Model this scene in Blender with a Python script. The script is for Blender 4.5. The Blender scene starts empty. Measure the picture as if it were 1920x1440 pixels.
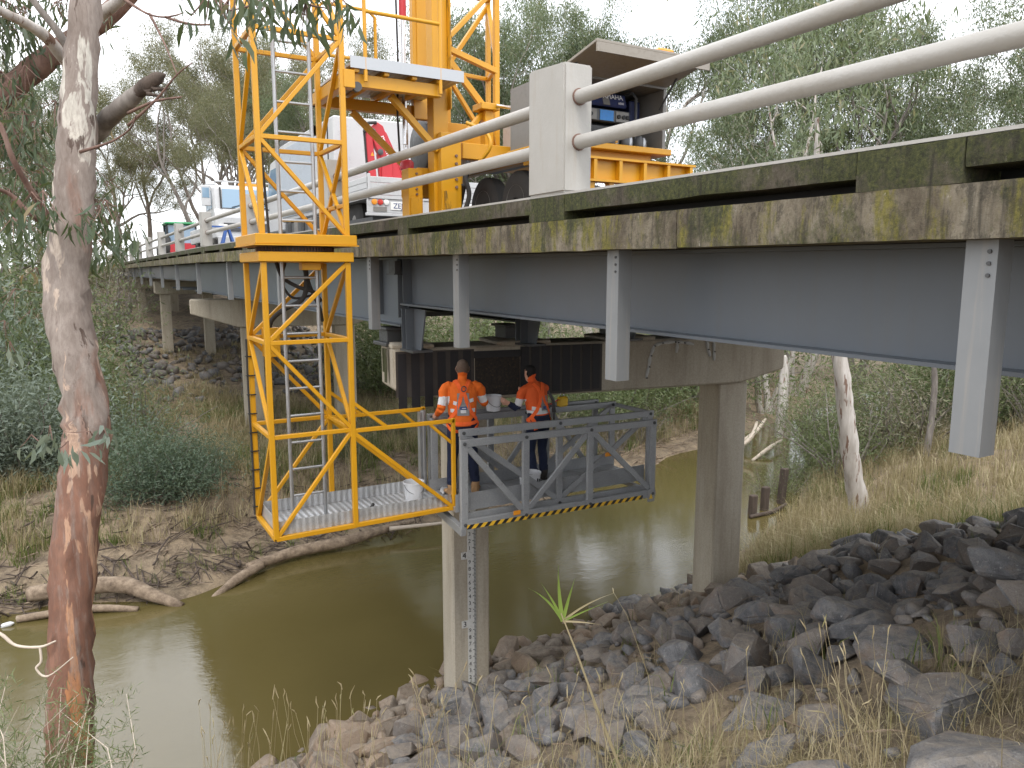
import bpy, bmesh, math, random
import numpy as np
from mathutils import Vector, Matrix
from mathutils.bvhtree import BVHTree
R = math.radians
S = bpy.context.scene
COL = S.collection

# ------------------------------------------------------------------ camera, sky, sun, exposure
# X runs across the bridge, Y along it away from us, Z up; the eye of the photographer is the origin
cam_data = bpy.data.cameras.new('camera'); cam = bpy.data.objects.new('camera', cam_data); COL.objects.link(cam)
cam_data.sensor_width = 36.0; cam_data.lens = 36.0 * 1420 / 1920
cam_data.clip_start = 0.05; cam_data.clip_end = 6000
cam.location = (0, 0, 0); cam.rotation_euler = (math.pi / 2 - math.atan(210 / 1420), 0, -R(30))
S.camera = cam

SUN_EL, SUN_AZ = R(52), R(205)          # high, behind us and to the left: a bright overcast
world = bpy.data.worlds.new('World'); S.world = world; world.use_nodes = True
wt = world.node_tree; wt.nodes.clear()
def wn(t, **k):
    n = wt.nodes.new(t)
    for a, b in k.items(): setattr(n, a, b)
    return n
wo = wn('ShaderNodeOutputWorld'); wb = wn('ShaderNodeBackground')
sky = wn('ShaderNodeTexSky', sky_type='NISHITA', sun_disc=False, sun_elevation=SUN_EL, sun_rotation=SUN_AZ)
sky.air_density = 1.0; sky.dust_density = 2.0
wb.inputs['Strength'].default_value = 0.115
tc = wn('ShaderNodeTexCoord'); mp = wn('ShaderNodeMapping'); mp.inputs['Scale'].default_value = (1.0, 1.0, 2.6)
nz = wn('ShaderNodeTexNoise'); nz.inputs['Scale'].default_value = 2.1; nz.inputs['Detail'].default_value = 7; nz.inputs['Roughness'].default_value = 0.58
rp = wn('ShaderNodeValToRGB'); rp.color_ramp.elements[0].position = 0.36; rp.color_ramp.elements[1].position = 0.52
rp.color_ramp.elements[0].color = (.72, .72, .72, 1); rp.color_ramp.elements[1].color = (1, 1, 1, 1)
mx = wn('ShaderNodeMix', data_type='RGBA')
mx.inputs[7].default_value = (9.3, 9.5, 9.9, 1)          # cloud, in the units of the physical sky
wt.links.new(tc.outputs['Generated'], mp.inputs['Vector']); wt.links.new(mp.outputs[0], nz.inputs['Vector'])
wt.links.new(nz.outputs['Fac'], rp.inputs['Fac']); wt.links.new(rp.outputs['Color'], mx.inputs[0])
wt.links.new(sky.outputs['Color'], mx.inputs[6]); wt.links.new(mx.outputs[2], wb.inputs['Color'])
wt.links.new(wb.outputs[0], wo.inputs['Surface'])

sd = bpy.data.lights.new('sun', 'SUN'); sd.energy = 0.8; sd.angle = R(18); sd.color = (1.0, 0.95, 0.88)
sun = bpy.data.objects.new('sun', sd); COL.objects.link(sun)
to_sun = Vector((math.sin(SUN_AZ) * math.cos(SUN_EL), math.cos(SUN_AZ) * math.cos(SUN_EL), math.sin(SUN_EL)))
sun.rotation_euler = to_sun.to_track_quat('Z', 'Y').to_euler()
S.view_settings.view_transform = 'Standard'; S.view_settings.look = 'None'
S.view_settings.exposure = 1.12; S.view_settings.gamma = 1.0; S.view_settings.use_curve_mapping = False
S.cycles.max_bounces = 6; S.cycles.transparent_max_bounces = 4; S.cycles.caustics_reflective = False; S.cycles.caustics_refractive = False

# ------------------------------------------------------------------ materials
MAT = {}
class G:
    """small helper that wires shader nodes"""
    def __init__(s, name):
        s.m = bpy.data.materials.new(name); s.m.use_nodes = True; s.t = s.m.node_tree; s.t.nodes.clear()
        s.out = s.n('ShaderNodeOutputMaterial'); s.bsdf = s.n('ShaderNodeBsdfPrincipled')
        s.l(s.bsdf.outputs[0], s.out.inputs['Surface']); s.co = s.n('ShaderNodeTexCoord'); MAT[name] = s.m
    def n(s, t, **k):
        x = s.t.nodes.new(t)
        for a, b in k.items(): setattr(x, a, b)
        return x
    def l(s, a, b): s.t.links.new(a, b)
    def set(s, sock, v):
        if hasattr(v, 'is_linked') or isinstance(v, bpy.types.NodeSocket): s.l(v, sock)
        else:
            if isinstance(v, tuple) and len(v) == 3 and len(sock.default_value) == 4: v = (*v, 1)
            sock.default_value = v
    def vec(s, scale=(1, 1, 1), loc=(0, 0, 0), rot=(0, 0, 0), src='Object'):
        m = s.n('ShaderNodeMapping'); m.inputs['Scale'].default_value = scale; m.inputs['Location'].default_value = loc; m.inputs['Rotation'].default_value = rot
        s.l(s.co.outputs[src], m.inputs['Vector']); return m.outputs[0]
    def noise(s, scale, detail=5, rough=.6, vec=None, dist=0.0):
        x = s.n('ShaderNodeTexNoise'); x.inputs['Scale'].default_value = scale; x.inputs['Detail'].default_value = detail
        x.inputs['Roughness'].default_value = rough; x.inputs['Distortion'].default_value = dist
        s.l(vec if vec is not None else s.co.outputs['Object'], x.inputs['Vector']); return x.outputs['Fac']
    def vor(s, scale, feature='F1', vec=None, out='Distance', rnd=1.0):
        x = s.n('ShaderNodeTexVoronoi', feature=feature); x.inputs['Scale'].default_value = scale; x.inputs['Randomness'].default_value = rnd
        s.l(vec if vec is not None else s.co.outputs['Object'], x.inputs['Vector']); return x.outputs[out]
    def ramp(s, f, stops):
        r = s.n('ShaderNodeValToRGB'); e = r.color_ramp.elements
        while len(e) < len(stops): e.new(.5)
        for i, (p, c) in enumerate(stops):
            e[i].position = p
            if not isinstance(c, tuple): c = (c, c, c)
            e[i].color = (*c, 1)
        s.l(f, r.inputs['Fac']); return r.outputs['Color']
    def mix(s, f, a, b, mode='MIX'):
        m = s.n('ShaderNodeMix', data_type='RGBA', blend_type=mode); s.set(m.inputs[0], f); s.set(m.inputs[6], a); s.set(m.inputs[7], b); return m.outputs[2]
    def math(s, op, a, b=0.0):
        m = s.n('ShaderNodeMath', operation=op); s.set(m.inputs[0], a); s.set(m.inputs[1], b); return m.outputs[0]
    def sep(s, src='Object'):
        x = s.n('ShaderNodeSeparateXYZ'); s.l(s.co.outputs[src], x.inputs[0]); return x.outputs
    def island(s):
        return s.n('ShaderNodeNewGeometry').outputs['Random Per Island']
    def objrand(s): return s.n('ShaderNodeObjectInfo').outputs['Random']
    def bump(s, h, strength=.4, dist=.02, prev=None):
        b = s.n('ShaderNodeBump'); b.inputs['Strength'].default_value = strength; b.inputs['Distance'].default_value = dist
        s.l(h, b.inputs['Height'])
        if prev is not None: s.l(prev, b.inputs['Normal'])
        return b.outputs[0]
    def fin(s, color, rough=.6, metal=0.0, normal=None, spec=None):
        s.set(s.bsdf.inputs['Base Color'], color); s.set(s.bsdf.inputs['Roughness'], rough); s.set(s.bsdf.inputs['Metallic'], metal)
        if normal is not None: s.l(normal, s.bsdf.inputs['Normal'])
        if spec is not None: s.bsdf.inputs['Specular IOR Level'].default_value = spec
        return s.m

def paint(name, c, dirt=(.12, .09, .06), amount=.35, rough=.42, scale=3.0, chip=None):
    g = G(name)
    n1 = g.noise(scale, 6, .65); n2 = g.noise(scale * 9, 4, .6)
    col = g.mix(g.ramp(n1, [(.3, 0.), (.8, amount * .5)]), c, tuple(x * .72 for x in c))
    col = g.mix(g.ramp(g.math('MULTIPLY', n1, n2), [(.28, 0.), (.42, amount)]), col, dirt)
    if chip: col = g.mix(g.ramp(g.noise(scale * 4, 8, .75), [(.66, 0.), (.69, 1.)]), col, chip)
    return g.fin(col, g.ramp(n2, [(.3, rough - .1), (.8, rough + .2)]), 0, g.bump(n2, .08, .004))

def build_materials():
    # concrete of columns and caps
    g = G('concrete'); v = g.vec((1, 1, .22))
    n = g.noise(2.2, 7, .65, v); f = g.noise(38, 5, .7); s_ = g.noise(6, 5, .6, g.vec((2.2, 2.2, .10)))
    col = g.ramp(n, [(.25, (.31, .265, .20)), (.5, (.43, .38, .30)), (.8, (.53, .49, .41))])
    col = g.mix(g.ramp(s_, [(.54, 0.), (.78, .4)]), col, (.15, .125, .095))
    col = g.mix(g.ramp(f, [(.35, .25), (.6, 0.)]), col, (.13, .11, .09))
    g.fin(col, .85, 0, g.bump(f, .25, .006, g.bump(n, .2, .02)))
    # weathered kerb and deck edge with moss and lichen
    for nm, tone, moss, yel in (('mossy_concrete', .92, .50, .50), ('moss_dark_concrete', .50, .43, .66)):
        g = G(nm); n = g.noise(3.0, 9, .75, g.vec((1.2, 1.2, .6))); n2 = g.noise(1.7, 8, .75, g.vec((1, 1, .8), (3, 7, 1))); f = g.noise(45, 7, .8); ff = g.noise(130, 4, .7); st = g.noise(10, 6, .65, g.vec((2, 2, .16))); sp = g.noise(15, 8, .8, g.vec((1, 1, .7), (2, 2, 2)))
        sc = lambda c: tuple(x * tone for x in c)
        col = g.ramp(n, [(.28, sc((.045, .036, .026))), (.42, sc((.13, .105, .072))), (.56, sc((.235, .20, .145))), (.75, sc((.36, .32, .25)))])
        col = g.mix(g.ramp(sp, [(.40, .7), (.5, 0.)]), col, sc((.05, .042, .03)))
        col = g.mix(g.ramp(n2, [(moss, 0.), (moss + .10, .9)]), col, g.ramp(f, [(.35, (.012, .016, .006)), (.5, (.045, .052, .014)), (.65, (.10, .105, .028))]))
        col = g.mix(g.ramp(g.noise(3.8, 8, .75, g.vec((1.6, 1.6, .45), (9, 2, 4))), [(yel, 0.), (yel + .09, .8)]), col, g.ramp(f, [(.4, (.10, .095, .012)), (.6, (.235, .205, .035))]))
        col = g.mix(g.ramp(st, [(.52, 0.), (.68, .75)]), col, sc((.035, .03, .022)))
        col = g.mix(g.ramp(sp, [(.62, 0.), (.68, .8)]), col, sc((.42, .38, .31)))
        g.fin(col, .95, 0, g.bump(ff, .4, .006, g.bump(f, .8, .016, g.bump(n, .6, .04))))
    # white paint on posts and rails (over concrete / pipe)
    g = G('white_paint'); n = g.noise(3, 6, .65); f = g.noise(60, 4, .6); st = g.noise(7, 5, .6, g.vec((3, 3, .25)))
    col = g.mix(g.ramp(n, [(.35, 0.), (.75, .55)]), (.40, .388, .362), (.32, .303, .275))
    col = g.mix(g.ramp(st, [(.56, 0.), (.74, .4)]), col, (.33, .28, .22))
    col = g.mix(g.ramp(g.noise(19, 8, .8), [(.70, 0.), (.73, .7)]), col, (.25, .22, .18))
    g.fin(col, .55, 0, g.bump(f, .18, .006, g.bump(n, .25, .02)))
    g = G('rail_paint'); n = g.noise(2.2, 7, .7); f = g.noise(55, 4, .6); w = g.noise(9, 6, .75)
    col = g.mix(g.ramp(n, [(.4, 0.), (.72, .7)]), (.405, .39, .365), (.335, .312, .275)); col = g.mix(g.ramp(w, [(.6, 0.), (.66, .35)]), col, (.36, .31, .25)); col = g.mix(g.ramp(g.noise(26, 9, .85), [(.7, 0.), (.73, .6)]), col, (.2, .17, .14))
    g.fin(col, .5, 0, g.bump(f, .12, .004, g.bump(w, .5, .012)))
    # bluish grey steel
    g = G('girder_paint'); n = g.noise(1.5, 6, .6); st = g.noise(5, 5, .6, g.vec((1.6, 1.6, .12)))
    col = g.mix(n, (.095, .111, .132), (.125, .14, .158)); col = g.mix(g.ramp(st, [(.5, 0.), (.8, .4)]), col, (.12, .118, .11))
    g.fin(col, .42, 0, g.bump(g.noise(30, 3), .05, .004))
    g = G('bracket_galvanised'); n = g.noise(2.5, 6, .65); st = g.noise(11, 6, .65, g.vec((2, 2, .1)))
    col = g.mix(n, (.185, .195, .203), (.25, .257, .262)); col = g.mix(g.ramp(st, [(.52, 0.), (.74, .55)]), col, (.33, .30, .26))
    col = g.mix(g.ramp(g.math('MULTIPLY', st, g.ramp(g.sep()[2], [(.0, 0.), (.12, 1.)])), [(.5, 0.), (.7, .8)]), col, (.28, .15, .07))
    g.fin(col, .5, .15, g.bump(n, .08, .006))
    g = G('galvanised'); n = g.noise(7, 7, .7); v = g.vor(55)
    col = g.mix(n, (.25, .258, .268), (.37, .38, .39)); col = g.mix(g.ramp(v, [(.1, .22), (.5, 0.)]), col, (.55, .56, .57))
    col = g.mix(g.ramp(g.noise(16, 6, .7), [(.6, 0.), (.72, .55)]), col, (.16, .145, .13))
    g.fin(col, g.ramp(n, [(.3, .36), (.7, .58)]), .3, g.bump(n, .1, .005))
    g = G('aluminium'); n = g.noise(12, 6, .7)
    g.fin(g.mix(n, (.34, .35, .36), (.46, .47, .48)), g.ramp(n, [(.3, .3), (.7, .5)]), .75, g.bump(n, .08, .004))
    g = G('floor_plate'); w = g.n('ShaderNodeTexWave', wave_type='BANDS', bands_direction='X'); w.inputs['Scale'].default_value = 4.4; w.inputs['Distortion'].default_value = .25
    g.l(g.co.outputs['Object'], w.inputs['Vector']); n = g.noise(5, 7, .7); tr = g.vor(70)
    col = g.mix(n, (.40, .41, .42), (.62, .63, .64)); col = g.mix(g.ramp(g.noise(3, 7, .75), [(.5, 0.), (.68, .6)]), col, (.22, .20, .175))
    g.fin(col, .42, .55, g.bump(tr, .5, .006, g.bump(w.outputs['Fac'], .35, .02)))
    # yellow machine paint: plain and greasy
    g = G('yellow_paint'); n = g.noise(4, 7, .68); f = g.noise(40, 5, .7)
    col = g.mix(n, (.54, .255, .007), (.62, .31, .010)); col = g.mix(g.ramp(g.noise(11, 8, .78), [(.62, 0.), (.72, .6)]), col, (.33, .17, .03))
    col = g.mix(g.ramp(g.noise(23, 9, .82, None), [(.69, 0.), (.72, .75)]), col, (.09, .06, .035))
    g.fin(col, g.ramp(f, [(.3, .32), (.75, .5)]), 0, g.bump(f, .06, .004))
    g = G('yellow_greasy'); n = g.noise(2.4, 8, .72, g.vec((2, 2, .5))); f = g.noise(30, 5, .7)
    col = g.mix(n, (.54, .26, .010), (.64, .32, .014)); col = g.mix(g.ramp(n, [(.5, 0.), (.58, .9)]), col, (.06, .042, .02))
    col = g.mix(g.ramp(f, [(.62, 0.), (.7, .6)]), col, (.22, .2, .16)); g.fin(col, .45, 0, g.bump(f, .15, .006))
    g = G('hazard_stripes'); s3 = g.sep(); w = g.math('FRACT', g.math('MULTIPLY', g.math('ADD', s3[0], g.math('MULTIPLY', s3[2], -1.0)), 8.4))
    col = g.mix(g.ramp(w, [(.49, 0.), (.51, 1.)]), (.74, .44, .03), (.018, .018, .018)); col = g.mix(g.ramp(g.noise(25, 7, .75), [(.6, 0.), (.7, .6)]), col, (.20, .17, .13)); g.fin(col, .5)
    for nm, c in dict(vehicle_white=(.50, .505, .51), vehicle_grey=(.40, .445, .50), crane_red=(.48, .025, .035), blue_plastic=(.02, .22, .62), navy_plastic=(.02, .03, .10),
                      black_plastic=(.02, .02, .021), green_paint=(.02, .23, .08), bucket_white=(.60, .61, .63), beige_lid=(.27, .24, .20), box_grey=(.20, .19, .175),
                      amber=(.80, .30, .02), tail_red=(.55, .03, .02), plate_white=(.78, .78, .75), yellow_plastic=(.75, .46, .03), dark_steel=(.07, .072, .075), blue_bars=(.06, .14, .42)).items():
        paint(nm, c, amount=.22)
    g = G('carbon_black'); n = g.noise(14, 6, .7); g.fin(g.mix(n, (.008, .008, .011), (.022, .020, .022)), .55, 0, g.bump(g.noise(120, 2), .15, .002))
    g = G('bitumen_panel'); n = g.noise(30, 8, .75); g.fin(g.ramp(n, [(.4, (.010, .009, .008)), (.58, (.03, .02, .012)), (.72, (.12, .07, .035))]), .75, 0, g.bump(n, .5, .01))
    g = G('primer_shade_dark'); n = g.noise(9, 7, .7); g.fin(g.mix(n, (.035, .030, .027), (.085, .072, .062)), .8)
    g = G('resin_white'); g.fin(g.mix(g.noise(15), (.40, .40, .39), (.58, .58, .56)), .7)
    g = G('rubber'); g.fin(g.mix(g.noise(9), (.018, .018, .018), (.05, .046, .042)), .8, 0, g.bump(g.noise(50), .2, .005))
    g = G('glass_pane'); g.fin((.20, .30, .40), .06, 0, None, .8)
    g = G('chrome'); g.fin((.62, .62, .63), .13, 1.0)
    g = G('asphalt'); n = g.noise(60, 6, .8); g.fin(g.mix(n, (.035, .035, .036), (.085, .082, .08)), .9, 0, g.bump(n, .5, .01))
    g = G('ink_black'); g.fin((.012, .012, .012), .6)
    g = G('ink_white'); g.fin((.80, .80, .80), .5)
    g = G('ink_navy'); g.fin((.015, .045, .17), .5)
    g = G('gauge_white'); n = g.noise(20, 6, .7); g.fin(g.mix(g.ramp(n, [(.5, 0.), (.75, .6)]), (.62, .62, .60), (.30, .27, .22)), .5)
    # cloth and skin
    for nm, c1, c2, sc in (('hi_vis_orange', (.66, .12, .014), (.78, .165, .022), 11), ('hi_vis_dark_orange', (.62, .085, .02), (.76, .13, .03), 11), ('navy_cloth', (.008, .012, .032), (.022, .03, .062), 14),
                           ('harness_orange', (.86, .12, .025), (.95, .17, .04), 30), ('skin', (.50, .27, .19), (.60, .34, .25), 20), ('hair_brown', (.075, .05, .036), (.15, .105, .08), 90),
                           ('hair_black', (.008, .007, .007), (.02, .018, .017), 90), ('boot_tan', (.33, .19, .09), (.48, .30, .16), 18), ('boot_dark', (.03, .026, .024), (.06, .05, .045), 18), ('grey_patch', (.20, .20, .20), (.27, .265, .26), 15), ('reflective_tape', (.56, .56, .57), (.70, .70, .71), 15)):
        g = G(nm); n = g.noise(sc, 4, .6); w = g.noise(sc * .55, 5, .65, g.vec((1, 1, .55)), 1.2)
        g.fin(g.mix(n, c1, c2), .78 if nm != 'skin' else .5, 0, g.bump(w, .7 if 'skin' not in nm and 'hair' not in nm else .1, .03), .25)
    # leaves
    def leaf(nm, stops, trans=.35):
        g = G(nm); i = g.island(); o = g.objrand()
        col = g.ramp(i, stops); col = g.mix(g.math('MULTIPLY', o, .35), col, stops[0][1])
        g.fin(col, .42, 0, None, .35)
        t = g.n('ShaderNodeBsdfTranslucent'); g.l(g.mix(.5, col, (.16, .18, .03)), t.inputs[0]); m = g.n('ShaderNodeMixShader'); m.inputs[0].default_value = trans
        g.l(g.bsdf.outputs[0], m.inputs[1]); g.l(t.outputs[0], m.inputs[2]); g.l(m.outputs[0], g.out.inputs['Surface'])
    leaf('leaf_gum', [(0., (.09, .125, .065)), (.35, (.15, .195, .11)), (.7, (.205, .25, .15)), (.9, (.26, .29, .19)), (1., (.29, .25, .14))])
    leaf('leaf_olive', [(0., (.10, .105, .06)), (.4, (.165, .17, .095)), (.75, (.22, .215, .13)), (1., (.26, .21, .12))])
    leaf('leaf_near', [(0., (.04, .062, .036)), (.4, (.075, .11, .065)), (.75, (.11, .15, .09)), (.93, (.18, .21, .14)), (1., (.30, .20, .10))])
    leaf('leaf_shrub', [(0., (.10, .14, .06)), (.5, (.17, .215, .10)), (1., (.25, .275, .14))])
    leaf('leaf_bluegreen', [(0., (.13, .165, .13)), (.5, (.20, .245, .195)), (1., (.30, .34, .28))])
    leaf('leaf_teal', [(0., (.07, .11, .075)), (.5, (.125, .18, .125)), (1., (.19, .24, .17))])
    leaf('leaf_brush', [(0., (.15, .13, .09)), (.5, (.235, .205, .145)), (1., (.29, .27, .18))], .2)
    leaf('dry_straw', [(0., (.26, .205, .115)), (.45, (.42, .345, .205)), (.8, (.55, .475, .31)), (1., (.30, .29, .12))], .3)
    leaf('green_blade', [(0., (.07, .11, .025)), (.5, (.13, .18, .045)), (.85, (.20, .24, .07)), (1., (.36, .30, .14))], .35)
    leaf('reed_green', [(0., (.16, .26, .05)), (.6, (.26, .36, .08)), (1., (.48, .44, .12))], .4)
    # bark
    g = G('bark_near'); s3 = g.sep(); v = g.vec((1, 1, .13)); v2 = g.vec((1, 1, .2), (3, 1, 5))
    z01 = g.n('ShaderNodeMapRange'); z01.inputs[1].default_value = -3.2; z01.inputs[2].default_value = 1.2; g.l(s3[2], z01.inputs[0])
    n = g.noise(5.5, 6, .6, v); a = g.noise(4.2, 5, .55, v2, .6); b = g.noise(4.8, 5, .55, g.vec((1, 1, .16), (8, 4, 2)), .7); fine = g.noise(40, 6, .7, g.vec((1, 1, .25))); lng = g.noise(16, 7, .7, g.vec((1, 1, .06), (2, 3, 4)))
    grey = g.ramp(n, [(.3, (.16, .125, .105)), (.55, (.26, .215, .185)), (.8, (.34, .295, .26))])
    red = g.ramp(n, [(.3, (.13, .055, .034)), (.55, (.235, .115, .075)), (.8, (.30, .185, .13))])
    base = g.mix(g.ramp(g.math('ADD', z01.outputs[0], g.math('MULTIPLY', g.math('SUBTRACT', a, .5), 1.5)), [(.38, 0.), (.62, 1.)]), red, grey)
    base = g.mix(g.ramp(b, [(.585, 0.), (.60, 1.)]), base, g.mix(z01.outputs[0], (.42, .17, .06), (.52, .49, .43)))
    base = g.mix(g.ramp(g.noise(7.5, 6, .6, g.vec((1, 1, .22), (1, 9, 6)), .5), [(.64, 0.), (.66, .9)]), base, (.055, .03, .02))
    base = g.mix(g.ramp(lng, [(.52, 0.), (.66, .6)]), base, (.30, .255, .225)); base = g.mix(g.ramp(lng, [(.30, .7), (.42, 0.)]), base, (.075, .04, .03))
    base = g.mix(g.ramp(fine, [(.35, .45), (.6, 0.)]), base, (.10, .065, .05))
    g.fin(base, .75, 0, g.bump(fine, .35, .01, g.bump(b, .5, .02)))
    g = G('bark_pale'); n = g.noise(3, 7, .65, g.vec((2, 2, .3))); b = g.noise(5, 6, .6, g.vec((2, 2, .28), (4, 4, 4)))
    col = g.ramp(n, [(.3, (.30, .265, .23)), (.6, (.52, .485, .45)), (.8, (.66, .63, .60))]); col = g.mix(g.ramp(b, [(.58, 0.), (.62, .9)]), col, (.15, .075, .045)); g.fin(col, .75, 0, g.bump(b, .4, .02))
    g = G('bark_grey'); n = g.noise(4, 7, .7, g.vec((2, 2, .35))); g.fin(g.ramp(n, [(.3, (.10, .085, .075)), (.55, (.22, .195, .175)), (.8, (.38, .35, .32))]), .85, 0, g.bump(n, .4, .02))
    g = G('bark_brown'); n = g.noise(9, 7, .7, g.vec((1, 1, .2))); g.fin(g.ramp(n, [(.3, (.08, .045, .035)), (.55, (.19, .115, .09)), (.8, (.28, .20, .165))]), .85, 0, g.bump(n, .5, .02))
    g = G('dead_wood'); n = g.noise(7, 7, .7, g.vec((1, 1, 1))); f = g.noise(35, 6, .7); g.fin(g.ramp(n, [(.3, (.09, .062, .042)), (.55, (.25, .19, .135)), (.8, (.42, .345, .26))]), .88, 0, g.bump(f, .4, .015))
    g = G('pale_twig'); n = g.noise(9); g.fin(g.mix(n, (.40, .33, .26), (.62, .54, .45)), .8)
    g = G('old_timber'); n = g.noise(6, 7, .7, g.vec((3, 3, .3))); g.fin(g.ramp(n, [(.3, (.035, .025, .02)), (.6, (.10, .075, .06)), (.85, (.2, .16, .13))]), .9, 0, g.bump(n, .6, .02))
    # rock
    def rock(nm, cs, lich):
        g = G(nm); n = g.noise(3.2, 8, .68); f = g.noise(26, 7, .75); r = g.objrand(); i = g.island()
        col = g.ramp(n, [(.3, cs[0]), (.55, cs[1]), (.8, cs[2])])
        col = g.mix(g.ramp(g.math('FRACT', g.math('ADD', g.math('MULTIPLY', r, 7.3), i)), [(.5, 0.), (.75, .5), (1., .75)]), col, cs[3])
        col = g.mix(g.ramp(g.noise(1.7, 6, .7), [(.5, 0.), (.66, .55)]), col, (.17, .105, .06))
        col = g.mix(g.ramp(g.noise(11, 7, .75), [(.58, 0.), (.68, lich)]), col, (.40, .39, .37))
        col = g.mix(g.ramp(g.noise(60, 4, .7), [(.35, .55), (.5, 0.)]), col, (.03, .029, .028))
        nz_ = g.n('ShaderNodeSeparateXYZ'); g.l(g.n('ShaderNodeNewGeometry').outputs['Normal'], nz_.inputs[0]); du = g.math('MULTIPLY', g.ramp(nz_.outputs[2], [(.55, 0.), (.95, 1.)]), g.ramp(g.noise(4.5, 8, .75, g.vec((1, 1, 1), (5, 5, 5))), [(.42, 0.), (.62, .6)]))
        col = g.mix(du, col, (.30, .255, .20))
        g.fin(col, .78, 0, g.bump(f, .55, .012, g.bump(g.noise(7, 6, .7), .5, .04)))
    rock('basalt', [(.07, .07, .075), (.155, .155, .16), (.28, .277, .275), (.21, .175, .145)], .7)
    rock('basalt_warm', [(.11, .085, .065), (.21, .175, .14), (.33, .285, .24), (.30, .21, .14)], .45)
    g = G('laterite'); n = g.noise(24, 7, .75); g.fin(g.ramp(n, [(.35, (.05, .025, .018)), (.5, (.20, .095, .055)), (.7, (.34, .19, .11))]), .9, 0, g.bump(g.vor(22), 1., .05))
    # ground: clay, leaf litter and fines
    g = G('earth'); n = g.noise(.55, 8, .7); m = g.noise(3.2, 8, .72); f = g.noise(30, 8, .8)
    col = g.ramp(n, [(.3, (.15, .12, .08)), (.48, (.26, .20, .135)), (.62, (.36, .275, .18)), (.8, (.29, .25, .165))])
    col = g.mix(g.ramp(m, [(.45, 0.), (.62, .75)]), col, (.085, .062, .044)); col = g.mix(g.ramp(f, [(.52, 0.), (.66, .5)]), col, (.36, .30, .21))
    col = g.mix(g.ramp(f, [(.3, .6), (.45, 0.)]), col, (.05, .036, .026))
    g.fin(col, .95, 0, g.bump(f, .8, .03, g.bump(m, .7, .10)))
    # muddy river
    g = G('river_water'); n = g.noise(.9, 4, .55, g.vec((1.0, 1.7, 1))); f = g.noise(9, 4, .65, g.vec((.8, 1.8, 1)))
    col = g.mix(g.noise(.35, 4), (.092, .073, .026), (.120, .096, .036))
    g.fin(col, .035, 0, g.bump(f, .13, .012, g.bump(n, .12, .05)), .5); g.bsdf.inputs['IOR'].default_value = 1.68
build_materials()

# ------------------------------------------------------------------ mesh helpers
WORLD = {}
def empty(name, loc, label=None, cat=None, group=None):
    o = bpy.data.objects.new(name, None); COL.objects.link(o); o.location = loc; o.empty_display_size = .2
    WORLD[o.name] = Vector(loc); tag(o, label, cat, group); return o
def tag(o, label=None, cat=None, group=None, kind=None):
    if label: o['label'] = label
    if cat: o['category'] = cat
    if group: o['group'] = group
    if kind: o['kind'] = kind
    return o
def link(name, me, mats, parent=None, smooth=None, loc=None):
    """one mesh, in world coordinates, as one object under PARENT"""
    o = bpy.data.objects.new(name, me); COL.objects.link(o)
    for m in (mats if isinstance(mats, (list, tuple)) else [mats]):
        if not me.materials or isinstance(mats, (list, tuple)): me.materials.append(MAT[m])
    if smooth is not None:
        me.shade_smooth()
        if smooth < 180: me.set_sharp_from_angle(angle=R(smooth))
    w = Vector(loc) if loc is not None else Vector((0, 0, 0))
    WORLD[o.name] = w
    if parent is not None: o.parent = parent; o.location = w - WORLD[parent.name]
    else: o.location = w
    return o
def bevel(o, w, seg=1):
    m = o.modifiers.new('bevel', 'BEVEL'); m.width = w; m.segments = seg; m.limit_method = 'ANGLE'; m.angle_limit = R(40); return o
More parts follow.
